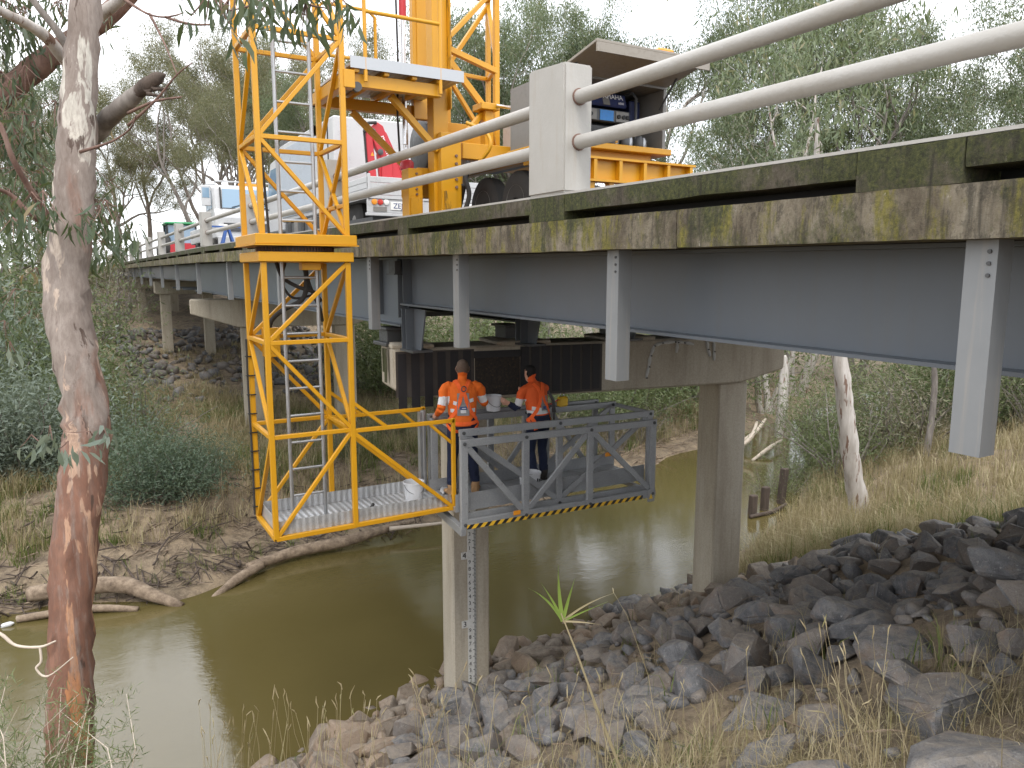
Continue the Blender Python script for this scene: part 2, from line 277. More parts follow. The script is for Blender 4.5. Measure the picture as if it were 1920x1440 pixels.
class MB:
    def __init__(s): s.v = []; s.f = []
    def add(s, vs, fs):
        b = len(s.v); s.v += [tuple(p) for p in vs]; s.f += [tuple(i + b for i in f) for f in fs]; return s
    def box(s, x0, x1, y0, y1, z0, z1):
        return s.add([(x0, y0, z0), (x1, y0, z0), (x1, y1, z0), (x0, y1, z0), (x0, y0, z1), (x1, y0, z1), (x1, y1, z1), (x0, y1, z1)],
                     [(3, 2, 1, 0), (4, 5, 6, 7), (0, 1, 5, 4), (1, 2, 6, 5), (2, 3, 7, 6), (3, 0, 4, 7)])
    def beam(s, a, b, w=.05, h=None, up=(0, 0, 1)):
        h = w if h is None else h; a = Vector(a); b = Vector(b); d = (b - a).normalized(); u = Vector(up)
        if abs(d.dot(u)) > .97: u = Vector((0, 1, 0))
        sx = d.cross(u).normalized() * w / 2; sy = sx.cross(d).normalized() * h / 2
        q = [-sx - sy, sx - sy, sx + sy, -sx + sy]
        return s.add([a + k for k in q] + [b + k for k in q], [(0, 1, 2, 3), (7, 6, 5, 4), (0, 4, 5, 1), (1, 5, 6, 2), (2, 6, 7, 3), (3, 7, 4, 0)])
    def tube(s, pts, rad, n=10, cap=True):
        pts = [Vector(p) for p in pts]; k = len(pts)
        rad = [rad] * k if not hasattr(rad, '__len__') else rad
        vs = []; fs = []; ref = None
        for i, p in enumerate(pts):
            t = (pts[min(i + 1, k - 1)] - pts[max(i - 1, 0)]).normalized()
            if ref is None: ref = t.orthogonal().normalized()
            ref = (ref - t * ref.dot(t)).normalized(); bi = t.cross(ref)
            r = rad[i]; ra, rb = r if hasattr(r, '__len__') else (r, r)
            for j in range(n):
                a = 2 * math.pi * j / n; vs.append(p + ref * math.cos(a) * ra + bi * math.sin(a) * rb)
        for i in range(k - 1):
            for j in range(n): fs.append((i * n + j, i * n + (j + 1) % n, (i + 1) * n + (j + 1) % n, (i + 1) * n + j))
        if cap: fs.append(tuple(range(n - 1, -1, -1))); fs.append(tuple((k - 1) * n + j for j in range(n)))
        return s.add(vs, fs)
    def prism(s, poly, axis, a, b):
        """polygon of 2-D points pushed along an axis from a to b"""
        def P(p, t): return {'x': (t, p[0], p[1]), 'y': (p[0], t, p[1]), 'z': (p[0], p[1], t)}[axis]
        n = len(poly)
        return s.add([P(p, a) for p in poly] + [P(p, b) for p in poly], [tuple(range(n)), tuple(range(2 * n - 1, n - 1, -1))] + [(i, n + i, n + (i + 1) % n, (i + 1) % n) for i in range(n)])
    def lathe(s, prof, c, n=20, axis='z'):
        vs = []; fs = []; k = len(prof)
        for r, h in prof:
            for j in range(n):
                a = 2 * math.pi * j / n; u, v = r * math.cos(a), r * math.sin(a)
                vs.append((c[0] + u, c[1] + v, c[2] + h) if axis == 'z' else (c[0] + h, c[1] + u, c[2] + v) if axis == 'x' else (c[0] + u, c[1] + h, c[2] + v))
        for i in range(k - 1):
            for j in range(n): fs.append((i * n + j, i * n + (j + 1) % n, (i + 1) * n + (j + 1) % n, (i + 1) * n + j))
        fs.append(tuple(range(n))); fs.append(tuple((k - 1) * n + j for j in range(n)))
        return s.add(vs, fs)
    def mesh(s, name):
        me = bpy.data.meshes.new(name); me.from_pydata(s.v, [], s.f); bm = bmesh.new(); bm.from_mesh(me); bmesh.ops.recalc_face_normals(bm, faces=bm.faces); bm.to_mesh(me); bm.free(); return me
    def build(s, name, mats, parent=None, smooth=None, bev=0, loc=None):
        if loc is not None:
            s.v = [(p[0] - loc[0], p[1] - loc[1], p[2] - loc[2]) for p in s.v]
        o = link(name, s.mesh(name), mats, parent, smooth, loc)
        if bev: bevel(o, bev)
        return o
def np_mesh(name, verts, faces):
    """fast mesh from numpy: faces is (n, 3 or 4)"""
    me = bpy.data.meshes.new(name); nv = len(verts); nf, k = faces.shape
    me.vertices.add(nv); me.vertices.foreach_set('co', np.ascontiguousarray(verts, np.float32).ravel())
    me.loops.add(nf * k); me.loops.foreach_set('vertex_index', np.ascontiguousarray(faces, np.int32).ravel())
    me.polygons.add(nf); me.polygons.foreach_set('loop_start', np.arange(0, nf * k, k, dtype=np.int32))
    me.update(calc_edges=True); return me
def text_mesh(body, size, extrude=.001):
    cu = bpy.data.curves.new('lettering', 'FONT'); cu.body = body; cu.size = size; cu.extrude = extrude; cu.align_x = 'CENTER'; cu.align_y = 'CENTER'; cu.resolution_u = 2
    o = bpy.data.objects.new('lettering', cu); COL.objects.link(o); me = bpy.data.meshes.new_from_object(o.evaluated_get(bpy.context.evaluated_depsgraph_get()))
    bpy.data.objects.remove(o); bpy.data.curves.remove(cu); return me
def text_obj(name, body, size, mat, parent, origin, right, up, squeeze=1.0):
    """flat lettering: origin is its centre, right and up its axes in the world"""
    me = text_mesh(body, size); r = Vector(right).normalized(); u = Vector(up).normalized(); n = r.cross(u)
    for v in me.vertices: v.co = Vector(origin) + r * v.co.x * squeeze + u * v.co.y + n * v.co.z
    return link(name, me, mat, parent)
rng = np.random.default_rng(7); random.seed(7)
# ------------------------------------------------------------------ terrain and river
ZW = -6.80
NX = [-400, -30, -8, 2.1, 3.6, 5.4, 6.8, 9.0, 11.4, 14.8, 17.3, 22, 40, 400]
NY = [-60, 5.0, 8.6, 10.0, 10.45, 11.0, 11.05, 11.4, 11.7, 13.0, 14.3, 17.2, 21.0, 60]
FX = [-400, -30, -4, -1.7, -.3, 1.4, 2.4, 3.9, 6.3, 8.3, 12, 17.5, 19.5, 23, 40, 400]
FY = [-20, 19.5, 17.6, 17.35, 17.4, 16.6, 17.1, 18.0, 17.9, 18.1, 18.6, 20.2, 21.1, 21.9, 27.0, 70]
def vnoise(x, y, s, seed):
    """smooth value noise, any array"""
    x = np.asarray(x, float) * s + seed * 17.31; y = np.asarray(y, float) * s + seed * 9.17
    xi = np.floor(x); yi = np.floor(y); fx = x - xi; fy = y - yi; fx = fx * fx * (3 - 2 * fx); fy = fy * fy * (3 - 2 * fy)
    def h(a, b):
        v = np.sin(a * 127.1 + b * 311.7 + seed * 74.7) * 43758.5453; return v - np.floor(v)
    return (h(xi, yi) * (1 - fx) + h(xi + 1, yi) * fx) * (1 - fy) + (h(xi, yi + 1) * (1 - fx) + h(xi + 1, yi + 1) * fx) * fy - .5
def ground(x, y):
    x = np.asarray(x, float); y = np.asarray(y, float)
    yn = np.interp(x, NX, NY) + .5 * vnoise(x, x * 0, .9, 3); yf = np.interp(x, FX, FY) + .7 * vnoise(x, x * 0, .6, 5)
    d = yn - y; e = y - yf
    near = np.interp(d, [-2.5, -.6, 0, 1.0, 8.3, 9.6, 14, 40], [-1.6, -.35, 0, .42, 4.45, 5.0, 5.3, 5.6])
    right = np.interp(d, [-2.5, -.6, 0, 1.0, 5, 10, 20, 60], [-1.6, -.35, 0, .25, 1.6, 3.1, 4.6, 5.2])
    w = np.clip((x - 10.5) / 4.0, 0, 1); near = near * (1 - w) + right * w
    far = np.interp(e, [-2.5, -.6, 0, .4, 1.5, 2.6, 3.4, 9, 15, 28, 46, 62, 82, 140], [-1.6, -.35, 0, .12, .28, .55, 1.0, 1.0, 1.25, 2.7, 4.6, 5.9, 6.8, 7.2])
    mid = np.where(e > d, far, near)
    mid = np.where((d < 0) & (e < 0), np.maximum(np.where(d < 0, np.interp(-d, [0, .6, 2.5], [0, -.35, -1.6]), -1.6), np.interp(-e, [0, .6, 2.5], [0, -.35, -1.6])), mid)
    away = np.clip(np.maximum(d, e) / 2.0, 0, 1)
    b = .34 * vnoise(x, y, .45, 1) + .20 * vnoise(x, y, 1.3, 2) + .10 * vnoise(x, y, 3.1, 4)
    b += np.clip((np.hypot(x - 8, y - 10) - 30) / 60, 0, 1) * 2.0 * vnoise(x, y, .06, 6)
    return ZW + mid + b * (.25 + .75 * away)
def gz(x, y): return float(ground(np.array([x]), np.array([y]))[0])
def graded(lo, hi, a, b, fine, grow=1.12):
    mid = list(np.arange(a, b, fine)); up = []; st = fine; x = mid[-1]
    while x < hi: st *= grow; x += st; up.append(x)
    dn = []; st = fine; x = a
    while x > lo: st *= grow; x -= st; dn.append(x)
    return np.array(dn[::-1] + mid + up)
gx = graded(-1500, 1800, -9, 24, .16); gy = graded(-400, 2200, -2, 34, .16)
XX, YY = np.meshgrid(gx, gy); ZZ = ground(XX, YY); nx, ny = len(gx), len(gy)
idx = np.arange(nx * ny).reshape(ny, nx)
q = np.stack([idx[:-1, :-1], idx[:-1, 1:], idx[1:, 1:], idx[1:, :-1]], -1).reshape(-1, 4)
o = link('ground', np_mesh('ground', np.stack([XX, YY, ZZ], -1).reshape(-1, 3), q), 'earth', None, 180); tag(o, kind='structure')
b = MB(); b.add([(-300, -60, ZW), (420, -60, ZW), (420, 120, ZW), (-300, 120, ZW)], [(0, 1, 2, 3)])
tag(b.build('water', 'river_water'), kind='structure')
# ------------------------------------------------------------------ the bridge
XO = 3.25                                  # outer face of the deck edge
YS, YE = -7.0, 92.0
def dz(y): return float(np.interp(y, [-7, 3, 10, 23, 45, 90], [-.06, 0, .05, .13, .12, .05]))
bridge = empty('bridge', (7.3, 40, -6.6), 'long low road bridge with white pipe parapet, mossy kerb and blue grey steel girders', 'bridge')
def sweep(poly, ys):
    """cross section (x, z) carried along the bridge and its gentle crest"""
    m = MB(); n = len(poly); vs = []; fs = []
    for y in ys: vs += [(p[0], y, p[1] + dz(y)) for p in poly]
    for i in range(len(ys) - 1):
        for j in range(n): fs.append((i * n + j, i * n + (j + 1) % n, (i + 1) * n + (j + 1) % n, (i + 1) * n + j))
    fs += [tuple(range(n)), tuple((len(ys) - 1) * n + j for j in range(n))]
    return m.add(vs, fs)
YL = [YS, -2, 3, 6.5, 10, 16, 23, 34, 45, 60, 75, YE]
deck = sweep([(3.56, .16), (3.56, .375), (7.3, .47), (11.04, .375), (11.04, .16)], YL).build('deck_slab', 'asphalt', bridge)
sweep([(11.05, .145), (11.05, .57), (11.36, .57), (11.36, .145)], YL).build('far_kerb', 'mossy_concrete', bridge)
# near edge: lower beam, uprights every 2.97 m, upper kerb beams between them
PITCH = 2.975; Y0 = 5.10
ups = [Y0 + PITCH * k for k in range(-3, 30) if Y0 + PITCH * k < YE]
edge_cuts = [YS] + [u + PITCH / 2 for u in ups]
def rough_box(x0, x1, y0, y1, z0, z1, amp, seed, step=.18):
    """a cast concrete beam whose arrises have worn and spalled a little"""
    ny_ = max(2, int((y1 - y0) / step)); ys = np.linspace(y0, y1, ny_); r = np.random.default_rng(seed); m = MB(); vs = []; fs = []
    nz_ = 4; ring = [(x0, z0 + (z1 - z0) * i / nz_) for i in range(nz_ + 1)] + [(x1, z1), (x1, z0)]
    n = len(ring)
    for i, y in enumerate(ys):
        for j, (x, z) in enumerate(ring):
            a = amp * (2.4 if j in (0, nz_) else 1.0)
            vs.append((x + (abs(r.normal()) * a if x == x0 else 0), y, z + dz(y) + (r.normal() * a * .6 if j == 0 else 0) - (abs(r.normal()) * a * .4 if j == nz_ else 0)))
    for i in range(ny_ - 1):
        for j in range(n): fs.append((i * n + j, i * n + (j + 1) % n, (i + 1) * n + (j + 1) % n, (i + 1) * n + j))
    fs += [tuple(range(n)), tuple((ny_ - 1) * n + j for j in range(n))]
    return m.add(vs, fs)
for i in range(len(edge_cuts) - 1):
    a, c = edge_cuts[i], edge_cuts[i + 1] - .008
    if a < YE: rough_box(XO, 3.55, a, c, .145, .375, .0016, i).build('edge_beam', 'mossy_concrete', bridge, 35)
for i, u in enumerate(ups):
    if i % 2 == 1 or u < 4:
        rough_box(XO - .001, 3.54, u - .25, u + .25, .3755, .5615, .0012, 50 + i, .08).build('kerb_upright', 'moss_dark_concrete', bridge, 35)
    else:
        rough_box(XO - .001, 3.54, u - .16, u + .14, .3755, .5615, .0012, 50 + i, .08).build('kerb_upright', 'moss_dark_concrete', bridge, 35)
    nxt = ups[i + 1] if i + 1 < len(ups) else YE; wide = i % 2 == 1 or u < 4; nwide = (i + 1) % 2 == 1 or nxt < 4
    rough_box(XO + .002, 3.53, u + (.256 if wide else .146), nxt - (.256 if nwide else .166), .440, .561, .0014, 90 + i).build('kerb_beam', 'moss_dark_concrete', bridge, 35)
sweep([(3.565, .377), (3.565, .56), (3.62, .56), (3.62, .377)], YL).build('slot_shade', 'ink_black', bridge)  # added black strip, painted as the darkness inside the kerb slots
sweep([(XO + .004, .563), (XO + .004, .579), (3.53, .579), (3.53, .563)], YL).build('kerb_capping', 'white_paint', bridge)
posts = [u for i, u in enumerate(ups) if i % 2 == 1]
def post_mesh():
    m = MB().box(0, .255, -.255, .255, 0, .93); me = m.mesh('parapet_post'); bm = bmesh.new(); bm.from_mesh(me)
    for v in bm.verts:
        if v.co.z > .5: v.co.z += .035 if v.co.y > 0 else 0
    bmesh.ops.bevel(bm, geom=[e for e in bm.edges], offset=.014, segments=2, affect='EDGES'); bm.to_mesh(me); bm.free(); return me
pm = post_mesh(); pm.materials.append(MAT['white_paint'])
for u in posts:
    o = link('parapet_post', pm, 'white_paint', bridge, 35, (XO - .008, u, .5795 + dz(u)))
seq = [YS] + posts + [YE]
for a, c in zip(seq[:-1], seq[1:]):
    for z in (1.275, .95):
        y0, y1 = a + (.255 if a != YS else 0), c - .255
        o = MB().tube([(3.375, y0, z + dz(y0)), (3.375, y1, z + dz(y1))], .052, 20).build('rail', 'rail_paint', bridge, 60)
        if a != YS and a < 30: MB().lathe([(.053, 0), (.061, 0), (.061, .010), (.053, .010)], (3.375, y0 + .0, z + dz(y0)), 20, 'y').build('joint_ring', 'ink_black', o, 60)
        if c < 30: MB().lathe([(.053, 0), (.062, 0), (.062, -.010), (.053, -.010)], (3.375, y1, z + dz(y1)), 20, 'y').build('joint_ring', 'bark_brown', o, 60)
# the far parapet
for u in posts: link('parapet_post', pm, 'white_paint', bridge, None, (11.09, u, .572 + dz(u)))
for a, c in zip(seq[:-1], seq[1:]):
    for z in (1.275, .95): MB().tube([(11.22, a + .25, z + dz(a)), (11.22, c - .25, z + dz(c))], .052, 10).build('rail', 'rail_paint', bridge, 60)
# steel girders: short deep-haunched end span on the right, deeper main spans beyond the pier
GX = [3.86, 5.6, 7.35, 9.1, 10.7]
def girder(x, y0, y1, zb, nm='girder'):
    t = .142; m = sweep([(x - .008, zb), (x - .008, t), (x + .008, t), (x + .008, zb)], [y0, y1]).build(nm, 'girder_paint', bridge)
    sweep([(x - .14, zb - .022), (x - .14, zb), (x + .14, zb), (x + .14, zb - .022)], [y0, y1]).build('bottom_flange', 'girder_paint', m)
    sweep([(x - .14, t - .022), (x - .14, t - .0005), (x + .14, t - .0005), (x + .14, t - .022)], [y0, y1]).build('top_flange', 'girder_paint', m)
    return m
def stiffener(g_, x, y, zb):
    MB().box(x - .13, x - .0085, y - .006, y + .006, zb + .001, .1195 + dz(y)).build('stiffener', 'girder_paint', g_)
for x in GX:
    g1 = girder(x, YS, 9.38, -.452); g2 = girder(x, 9.40, 28.6, -.74)
    if x == GX[0]:
        for y in (-2.5, 9.30): stiffener(g1, x, y, -.44)
        for y in (9.48, 10.35): stiffener(g2, x, y, -.60)
    # bearing legs of the end span: tapered plate with flanges standing on the pier
    leg = MB().prism([(8.86, -.475), (9.40, -.475), (9.40, -1.0), (9.02, -1.0)], 'x', x - .009, x + .009).build('bearing_leg', 'girder_paint', g1)
    MB().box(x - .12, x + .12, 9.385, 9.40, -1.0, -.476).build('leg_flange', 'girder_paint', leg)
    MB().box(x - .12, x + .12, 9.24, 9.252, -1.0, -.476).build('leg_flange', 'girder_paint', leg)
    MB().box(x - .14, x + .14, 8.98, 9.41, -1.03, -1.001).build('sole_plate', 'dark_steel', leg)
    for y0, y1, zb in ((28.62, 44.0, -.42), (44.02, 59.5, -.40), (59.52, 75, -.40), (75.02, YE, -.40)): girder(x, y0, y1, zb)
    yb = 9.75 - .15 * (x - 3.7)
    m = MB().box(x - .15, x + .15, yb + .18, yb + .62, -.80, -.764).box(x - .11, x + .11, yb + .24, yb + .56, -.97, -.801).box(x - .17, x + .17, yb + .14, yb + .66, -1.02, -.971)
    m.build('bearing', 'dark_steel', bridge, None, .008)
for k in range(12):       # cross bracing between the girders
    y = -3 + 3.6 * k
    if 8.5 < y < 10.5: continue
    zb = -.42 if y < 9 else -.68
    m = MB()
    for a, c in zip(GX[:-1], GX[1:]): m.beam((a, y, .06), (c, y, .06), .07).beam((a, y, zb), (c, y, zb), .07).beam((a, y, .05), (c, y, zb), .06)
    m.build('cross_brace', 'girder_paint', bridge)
m = MB().box(3.62, 3.70, 9.28, 9.50, -.02, .14); m.box(3.60, 3.72, 9.26, 9.54, -.035, -.021); m.build('joint_hanger', 'dark_steel', bridge)
MB().tube([(3.83, 9.40, -.03), (3.83, 9.40, -.45)], .008, 6).build('joint_seal', 'ink_black', bridge)
# galvanised hangers below the deck edge
def hanger_mesh():
    m = MB(); w, d, t = .135, .115, .006
    m.box(0, t, -w / 2, w / 2, -.935, 0).box(t, d, -w / 2, -w / 2 + t, -.935, 0).box(t, d, w / 2 - t, w / 2, -.935, 0).box(t, d, -w / 2 + t, w / 2 - t, -.935, -.925)
    return m.mesh('hanger')
hm = hanger_mesh(); hm.materials.append(MAT['bracket_galvanised'])
boltm = MB().lathe([(.009, 0), (.009, -.008)], (0, 0, 0), 8, 'x').mesh('bolt'); boltm.materials.append(MAT['dark_steel'])
for y in [-.70, 1.83, 4.38, 6.95, 9.53, 14.6, 19.9, 25.2, 30.6, 36, 41.5, 47, 52.5, 58, 63.5, 69, 74.5]:
    o = link('hanger', hm, 'bracket_galvanised', bridge, None, (3.36, y, .143 + dz(y)))
    for zz in (.05, .10, .15):
        if y < 20: link('bolt', boltm, 'dark_steel', o, None, (3.36, y - .035, .143 + dz(y) - zz))
# piers
def pier(xl, yl, xr, yr, zt, zb, zend, th, cols, zfoot, strips=False, colw=.57, taper=.9):
    d = Vector((xr - xl, yr - yl, 0)); L = d.length; d.normalize(); nrm = Vector((-d.y, d.x, 0))
    if nrm.y < 0: nrm = -nrm
    prof = [(0, zt), (L, zt), (L, zend), (L - taper, zb), (taper, zb), (0, zend)]
    vs = [Vector((xl, yl, 0)) + d * s_ + Vector((0, 0, z)) for s_, z in prof]; n = len(vs)
    m = MB().add([tuple(v) for v in vs] + [tuple(v + nrm * th) for v in vs], [tuple(range(n)), tuple(range(2 * n - 1, n - 1, -1))] + [(i, n + i, n + (i + 1) % n, (i + 1) % n) for i in range(n)])
    cap = m.build('pier_cap', 'concrete', bridge, None, .03)
    out = []
    for s_, zf in cols:
        c = Vector((xl, yl, 0)) + d * s_ + nrm * th / 2; h = colw / 2
        p = [c + d * a * h + nrm * b2 * h for a, b2 in ((-1, -1), (1, -1), (1, 1), (-1, 1))]
        m = MB().add([(v.x, v.y, zf) for v in p] + [(v.x, v.y, zb - .002) for v in p], [(3, 2, 1, 0), (4, 5, 6, 7), (0, 1, 5, 4), (1, 2, 6, 5), (2, 3, 7, 6), (3, 0, 4, 7)])
        out.append(m.build('column', 'concrete', bridge, None, .025))
    return cap, d, nrm
cap1, d1, n1 = pier(3.70, 9.62, 10.25, 8.62, -1.03, -1.80, -1.60, .80, ((1.12, -8.2), (5.70, -8.2)), -8)
P1 = Vector((3.70, 9.62, 0))
def capbox(s0, s1, z0, z1, t, name, mat, parent, off=.0, bev=0):
    """a plate on the near face of the pier cap"""
    a = [P1 + d1 * s0 - n1 * off, P1 + d1 * s1 - n1 * off, P1 + d1 * s1 - n1 * (off + t), P1 + d1 * s0 - n1 * (off + t)]
    m = MB().add([(v.x, v.y, z0) for v in a] + [(v.x, v.y, z1) for v in a], [(3, 2, 1, 0), (4, 5, 6, 7), (0, 1, 5, 4), (1, 2, 6, 5), (2, 3, 7, 6), (3, 0, 4, 7)])
    return m.build(name, mat, parent, None, bev)
capbox(.03, 1.15, -1.70, -1.07, .0022, 'primer_and_shade', 'primer_shade_dark', cap1, .0005); capbox(1.85, 3.18, -1.775, -1.06, .0022, 'primer_and_shade', 'primer_shade_dark', cap1, .0005)  # dark primer, with the shade between the strips painted into its tone
for i in range(6): capbox(.06 + .185 * i, .06 + .185 * i + .118, -1.86 + .006 * i, -1.10 + .003 * i, .005, 'carbon_strip', 'carbon_black', cap1, .003)
for i in range(8): capbox(1.86 + .165 * i, 1.86 + .165 * i + .125, -1.74, -1.06, .005, 'carbon_strip', 'carbon_black', cap1, .003)
capbox(1.16, 1.84, -1.75, -1.12, .012, 'coated_panel', 'bitumen_panel', cap1, .003)
capbox(1.14, 1.85, -1.20, -1.10, .005, 'carbon_strip', 'carbon_black', cap1, .017)
MB().box(3.690, 3.6985, 9.86, 9.95, -1.52, -1.045).build('moss_streak', 'moss_dark_concrete', cap1); MB().box(3.690, 3.6985, 9.97, 10.02, -1.38, -1.045).build('moss_streak', 'moss_dark_concrete', cap1)
# sealed cracks with little injection ports
r_ = np.random.default_rng(3)
for pts in ([(3.95, -1.62), (3.99, -1.45), (4.02, -1.28), (4.08, -1.13), (4.22, -1.09), (4.45, -1.08), (4.62, -1.10), (4.80, -1.13)], [(4.50, -1.09), (4.49, -1.25)], [(5.05, -1.08), (5.07, -1.22), (5.12, -1.33)], [(5.18, -1.07), (5.19, -1.26), (5.20, -1.40)]):
    for (a, za), (c, zc) in zip(pts[:-1], pts[1:]):
        pa = P1 + d1 * a - n1 * .004; pc = P1 + d1 * c - n1 * .004
        MB().tube([(pa.x, pa.y, za), ((pa.x + pc.x) / 2, (pa.y + pc.y) / 2, (za + zc) / 2 + .006), (pc.x, pc.y, zc)], [.017, .030, .018], 7).build('crack_seal', 'resin_white', cap1)
        MB().lathe([(.010, 0), (.010, -.03), (.005, -.035), (.005, -.05)], (pa.x, pa.y, za), 8, 'y').build('injection_port', 'ink_black', cap1)
# concrete bearing pads on the cap
for x in GX:
    s_ = (x - 3.70) / d1.x; c = P1 + d1 * s_ + n1 * .42; m = MB()
    lo = [(-.42, -.40), (.42, -.40), (.42, .40), (-.42, .40)]; hi = [(-.30, -.34), (.30, -.34), (.30, .34), (-.30, .34)]
    if x == GX[0]: lo[0] = (-.17, -.40); lo[3] = (-.17, .40); hi[0] = (-.13, -.34); hi[3] = (-.13, .34)
    P = lambda q_, z: tuple(c + d1 * q_[0] + n1 * q_[1] + Vector((0, 0, z)))
    m.add([P(q_, -1.031) for q_ in lo] + [P(q_, -.985) for q_ in lo] + [P(q_, -.965 + .0) for q_ in hi], [(3, 2, 1, 0), (0, 1, 5, 4), (1, 2, 6, 5), (2, 3, 7, 6), (3, 0, 4, 7), (4, 5, 9, 8), (5, 6, 10, 9), (6, 7, 11, 10), (7, 4, 8, 11), (8, 9, 10, 11)])
    m.build('bearing_pad', 'concrete', bridge, None, .01)
pier(3.50, 28.4, 10.6, 27.3, -.95, -1.95, -1.45, .95, ((2.0, gz(5.5, 28) - .4), (5.3, gz(8.8, 28) - .4)), -8, taper=1.6, colw=.75)
for y in (43.6, 59.2, 74.6): pier(3.75, y, 10.8, y, -.50, -1.15, -1.10, .8, ((.5, gz(4.2, y + .4) - .4), (2.6, gz(6.3, y + .4) - .4), (4.6, gz(8.3, y + .4) - .4), (6.5, gz(10.2, y + .4) - .4)), -8, taper=.15, colw=.5)
MB().box(3.5, 11.1, YE - .1, YE + .8, -4, .14).build('abutment', 'concrete', bridge)
MB().box(3.5, 11.1, YS - .8, YS + .1, -6, .1).build('abutment', 'concrete', bridge)
# water gauge on the near column
c1 = P1 + d1 * 1.12 + n1 * (.40 - .285); gaugeX = d1
def gpt(s_, off): return P1 + d1 * (1.12 + s_) + n1 * (.115 - off)
gauge = empty('water_gauge', tuple(gpt(-.0, .01) + Vector((0, 0, -6.5))), 'narrow white water level gauge board with black figures on the near column', 'gauge board')
def gplate(s0, s1, z0, z1, o0, o1, name, mat, parent):
    a = [gpt(s0, o0), gpt(s1, o0), gpt(s1, o1), gpt(s0, o1)]
    return MB().add([(v.x, v.y, z0) for v in a] + [(v.x, v.y, z1) for v in a], [(3, 2, 1, 0), (4, 5, 6, 7), (0, 1, 5, 4), (1, 2, 6, 5), (2, 3, 7, 6), (3, 0, 4, 7)]).build(name, mat, parent)
UNIT = 1.07; Z4 = -4.13
board = gplate(-.06, .07, -6.75, -2.1, .003, .012, 'board', 'gauge_white', gauge)
ticks = MB()
for k in range(-30, 27 * 5):
    z = Z4 - k * UNIT / 50 * 1.0
    if -6.7 < z < -2.15:
        w = .05 if k % 5 == 0 else .032
        a = [gpt(.068 - w, .0125), gpt(.068, .0125), gpt(.068, .0135), gpt(.068 - w, .0135)]
        ticks.add([(v.x, v.y, z) for v in a] + [(v.x, v.y, z + UNIT / 105) for v in a], [(3, 2, 1, 0), (4, 5, 6, 7), (0, 1, 5, 4), (1, 2, 6, 5), (2, 3, 7, 6), (3, 0, 4, 7)])
ticks.build('gauge_ticks', 'ink_black', gauge)
for k in range(-18, 25):
    z = Z4 - k * UNIT / 10; dg = (-k) % 10
    if dg and -6.68 < z < -2.2:
        text_obj('figure', str(dg), .085, 'ink_black', gauge, gpt(-.028, .0135) + Vector((0, 0, z)), d1, (0, 0, 1))
for i, u in enumerate('432'):
    z = Z4 - i * UNIT
    p = gplate(-.155, -.061, z - .055, z + .055, .003, .012, 'metre_plate', 'gauge_white', gauge)
    text_obj('figure', u, .12, 'ink_black', p, gpt(-.108, .0135) + Vector((0, 0, z)), d1, (0, 0, 1))
# ------------------------------------------------------------------ under-bridge access unit on its trailer
ROAD = .43
unit = empty('bridge_access_unit', (5.2, 8.4, ROAD), 'yellow under bridge access machine on trailer, lattice tower and platform hung over parapet', 'access machine')
Yp = 'yellow_paint'
def bar(parent, name, a, b, w=.05, mat=Yp, h=None): return MB().beam(a, b, w, h).build(name, mat, parent, None, .004)
XA, XB, YA, YB = 1.71, 2.59, 8.02, 8.91           # tower: left, right, near, far
def tower(name, levels, x0, x1, pat, parent=unit, w=.055):
    t = None
    corners = {'B': (XA, YA), 'C': (XB, YA), 'D': (XB, YB), 'A': (XA, YB)}
    zt, zb = levels[0], levels[-1]
    for k, (x, y) in corners.items():
        o = MB().box(x - w / 2, x + w / 2, y - w / 2, y + w / 2, zb, zt).build('chord', Yp, parent, None, .004)
        t = t or o
    P = lambda k, z: (corners[k][0], corners[k][1], z)
    for i, z in enumerate(levels):
        if i in (pat['skip']): continue
        for a, b in (('A', 'B'), ('B', 'C'), ('C', 'D'), ('D', 'A')): bar(parent, 'cross_member', P(a, z), P(b, z), .045)
    for i in range(len(levels) - 1):
        for a, b in pat['diag'][i]: bar(parent, 'diagonal_brace', P(a, levels[i]), P(b, levels[i + 1]), .042)
    return t
tower('tower', [3.45, 2.37, 1.34, .385], XA, XB, dict(skip=(3,), diag=[[('B', 'C'), ('A', 'D'), ('A', 'B'), ('D', 'C')], [('C', 'B'), ('D', 'A'), ('B', 'A'), ('C', 'D')], [('B', 'C'), ('A', 'D'), ('A', 'B'), ('D', 'C'), ('C', 'D')]]))
bar(unit, 'cross_member', (XB, YA, .70), (XB, YB, .70), .042)
tower('tower', [.10, -.73, -1.73, -2.84], XA, XB, dict(skip=(0,), diag=[[('C', 'B'), ('D', 'A'), ('B', 'A'), ('C', 'D')], [('B', 'C'), ('A', 'D'), ('A', 'B'), ('D', 'C')], [('C', 'B'), ('D', 'A'), ('B', 'A')]]))
# slewing ring between two hollow frames
def ringframe(z0, z1, e, nm):
    x0, x1, y0, y1 = XA - e, XB + e, YA - e, YB + e; c = .10
    poly = [(x0, y0), (x1, y0), (x1, y1), (x0, y1)]
    return MB().prism(poly, 'z', z0, z1).build(nm, Yp, unit, None, .006)
rf = ringframe(.280, .384, .085, 'slew_frame'); ringframe(.105, .205, .055, 'slew_frame')
MB().box(XA - .10, XB + .10, YA - .10, YB + .10, .268, .2795).build('flange_plate', Yp, rf)
ring = MB().lathe([(.40, .206), (.40, .267)], ((XA + XB) / 2, (YA + YB) / 2, 0), 72).build('slew_ring', 'dark_steel', unit)
teeth = MB()
for k in range(72):
    a = 2 * math.pi * k / 72; cx, cy = (XA + XB) / 2 + .405 * math.cos(a), (YA + YB) / 2 + .405 * math.sin(a)
    teeth.beam((cx, cy, .215), (cx, cy, .262), .016)
tag(teeth.build('ring_teeth', 'bark_brown', ring), kind='stuff')
MB().box(2.12, 2.32, YA + .06, YA + .20, .02, .103).build('gear_box', Yp, unit, None, .005)
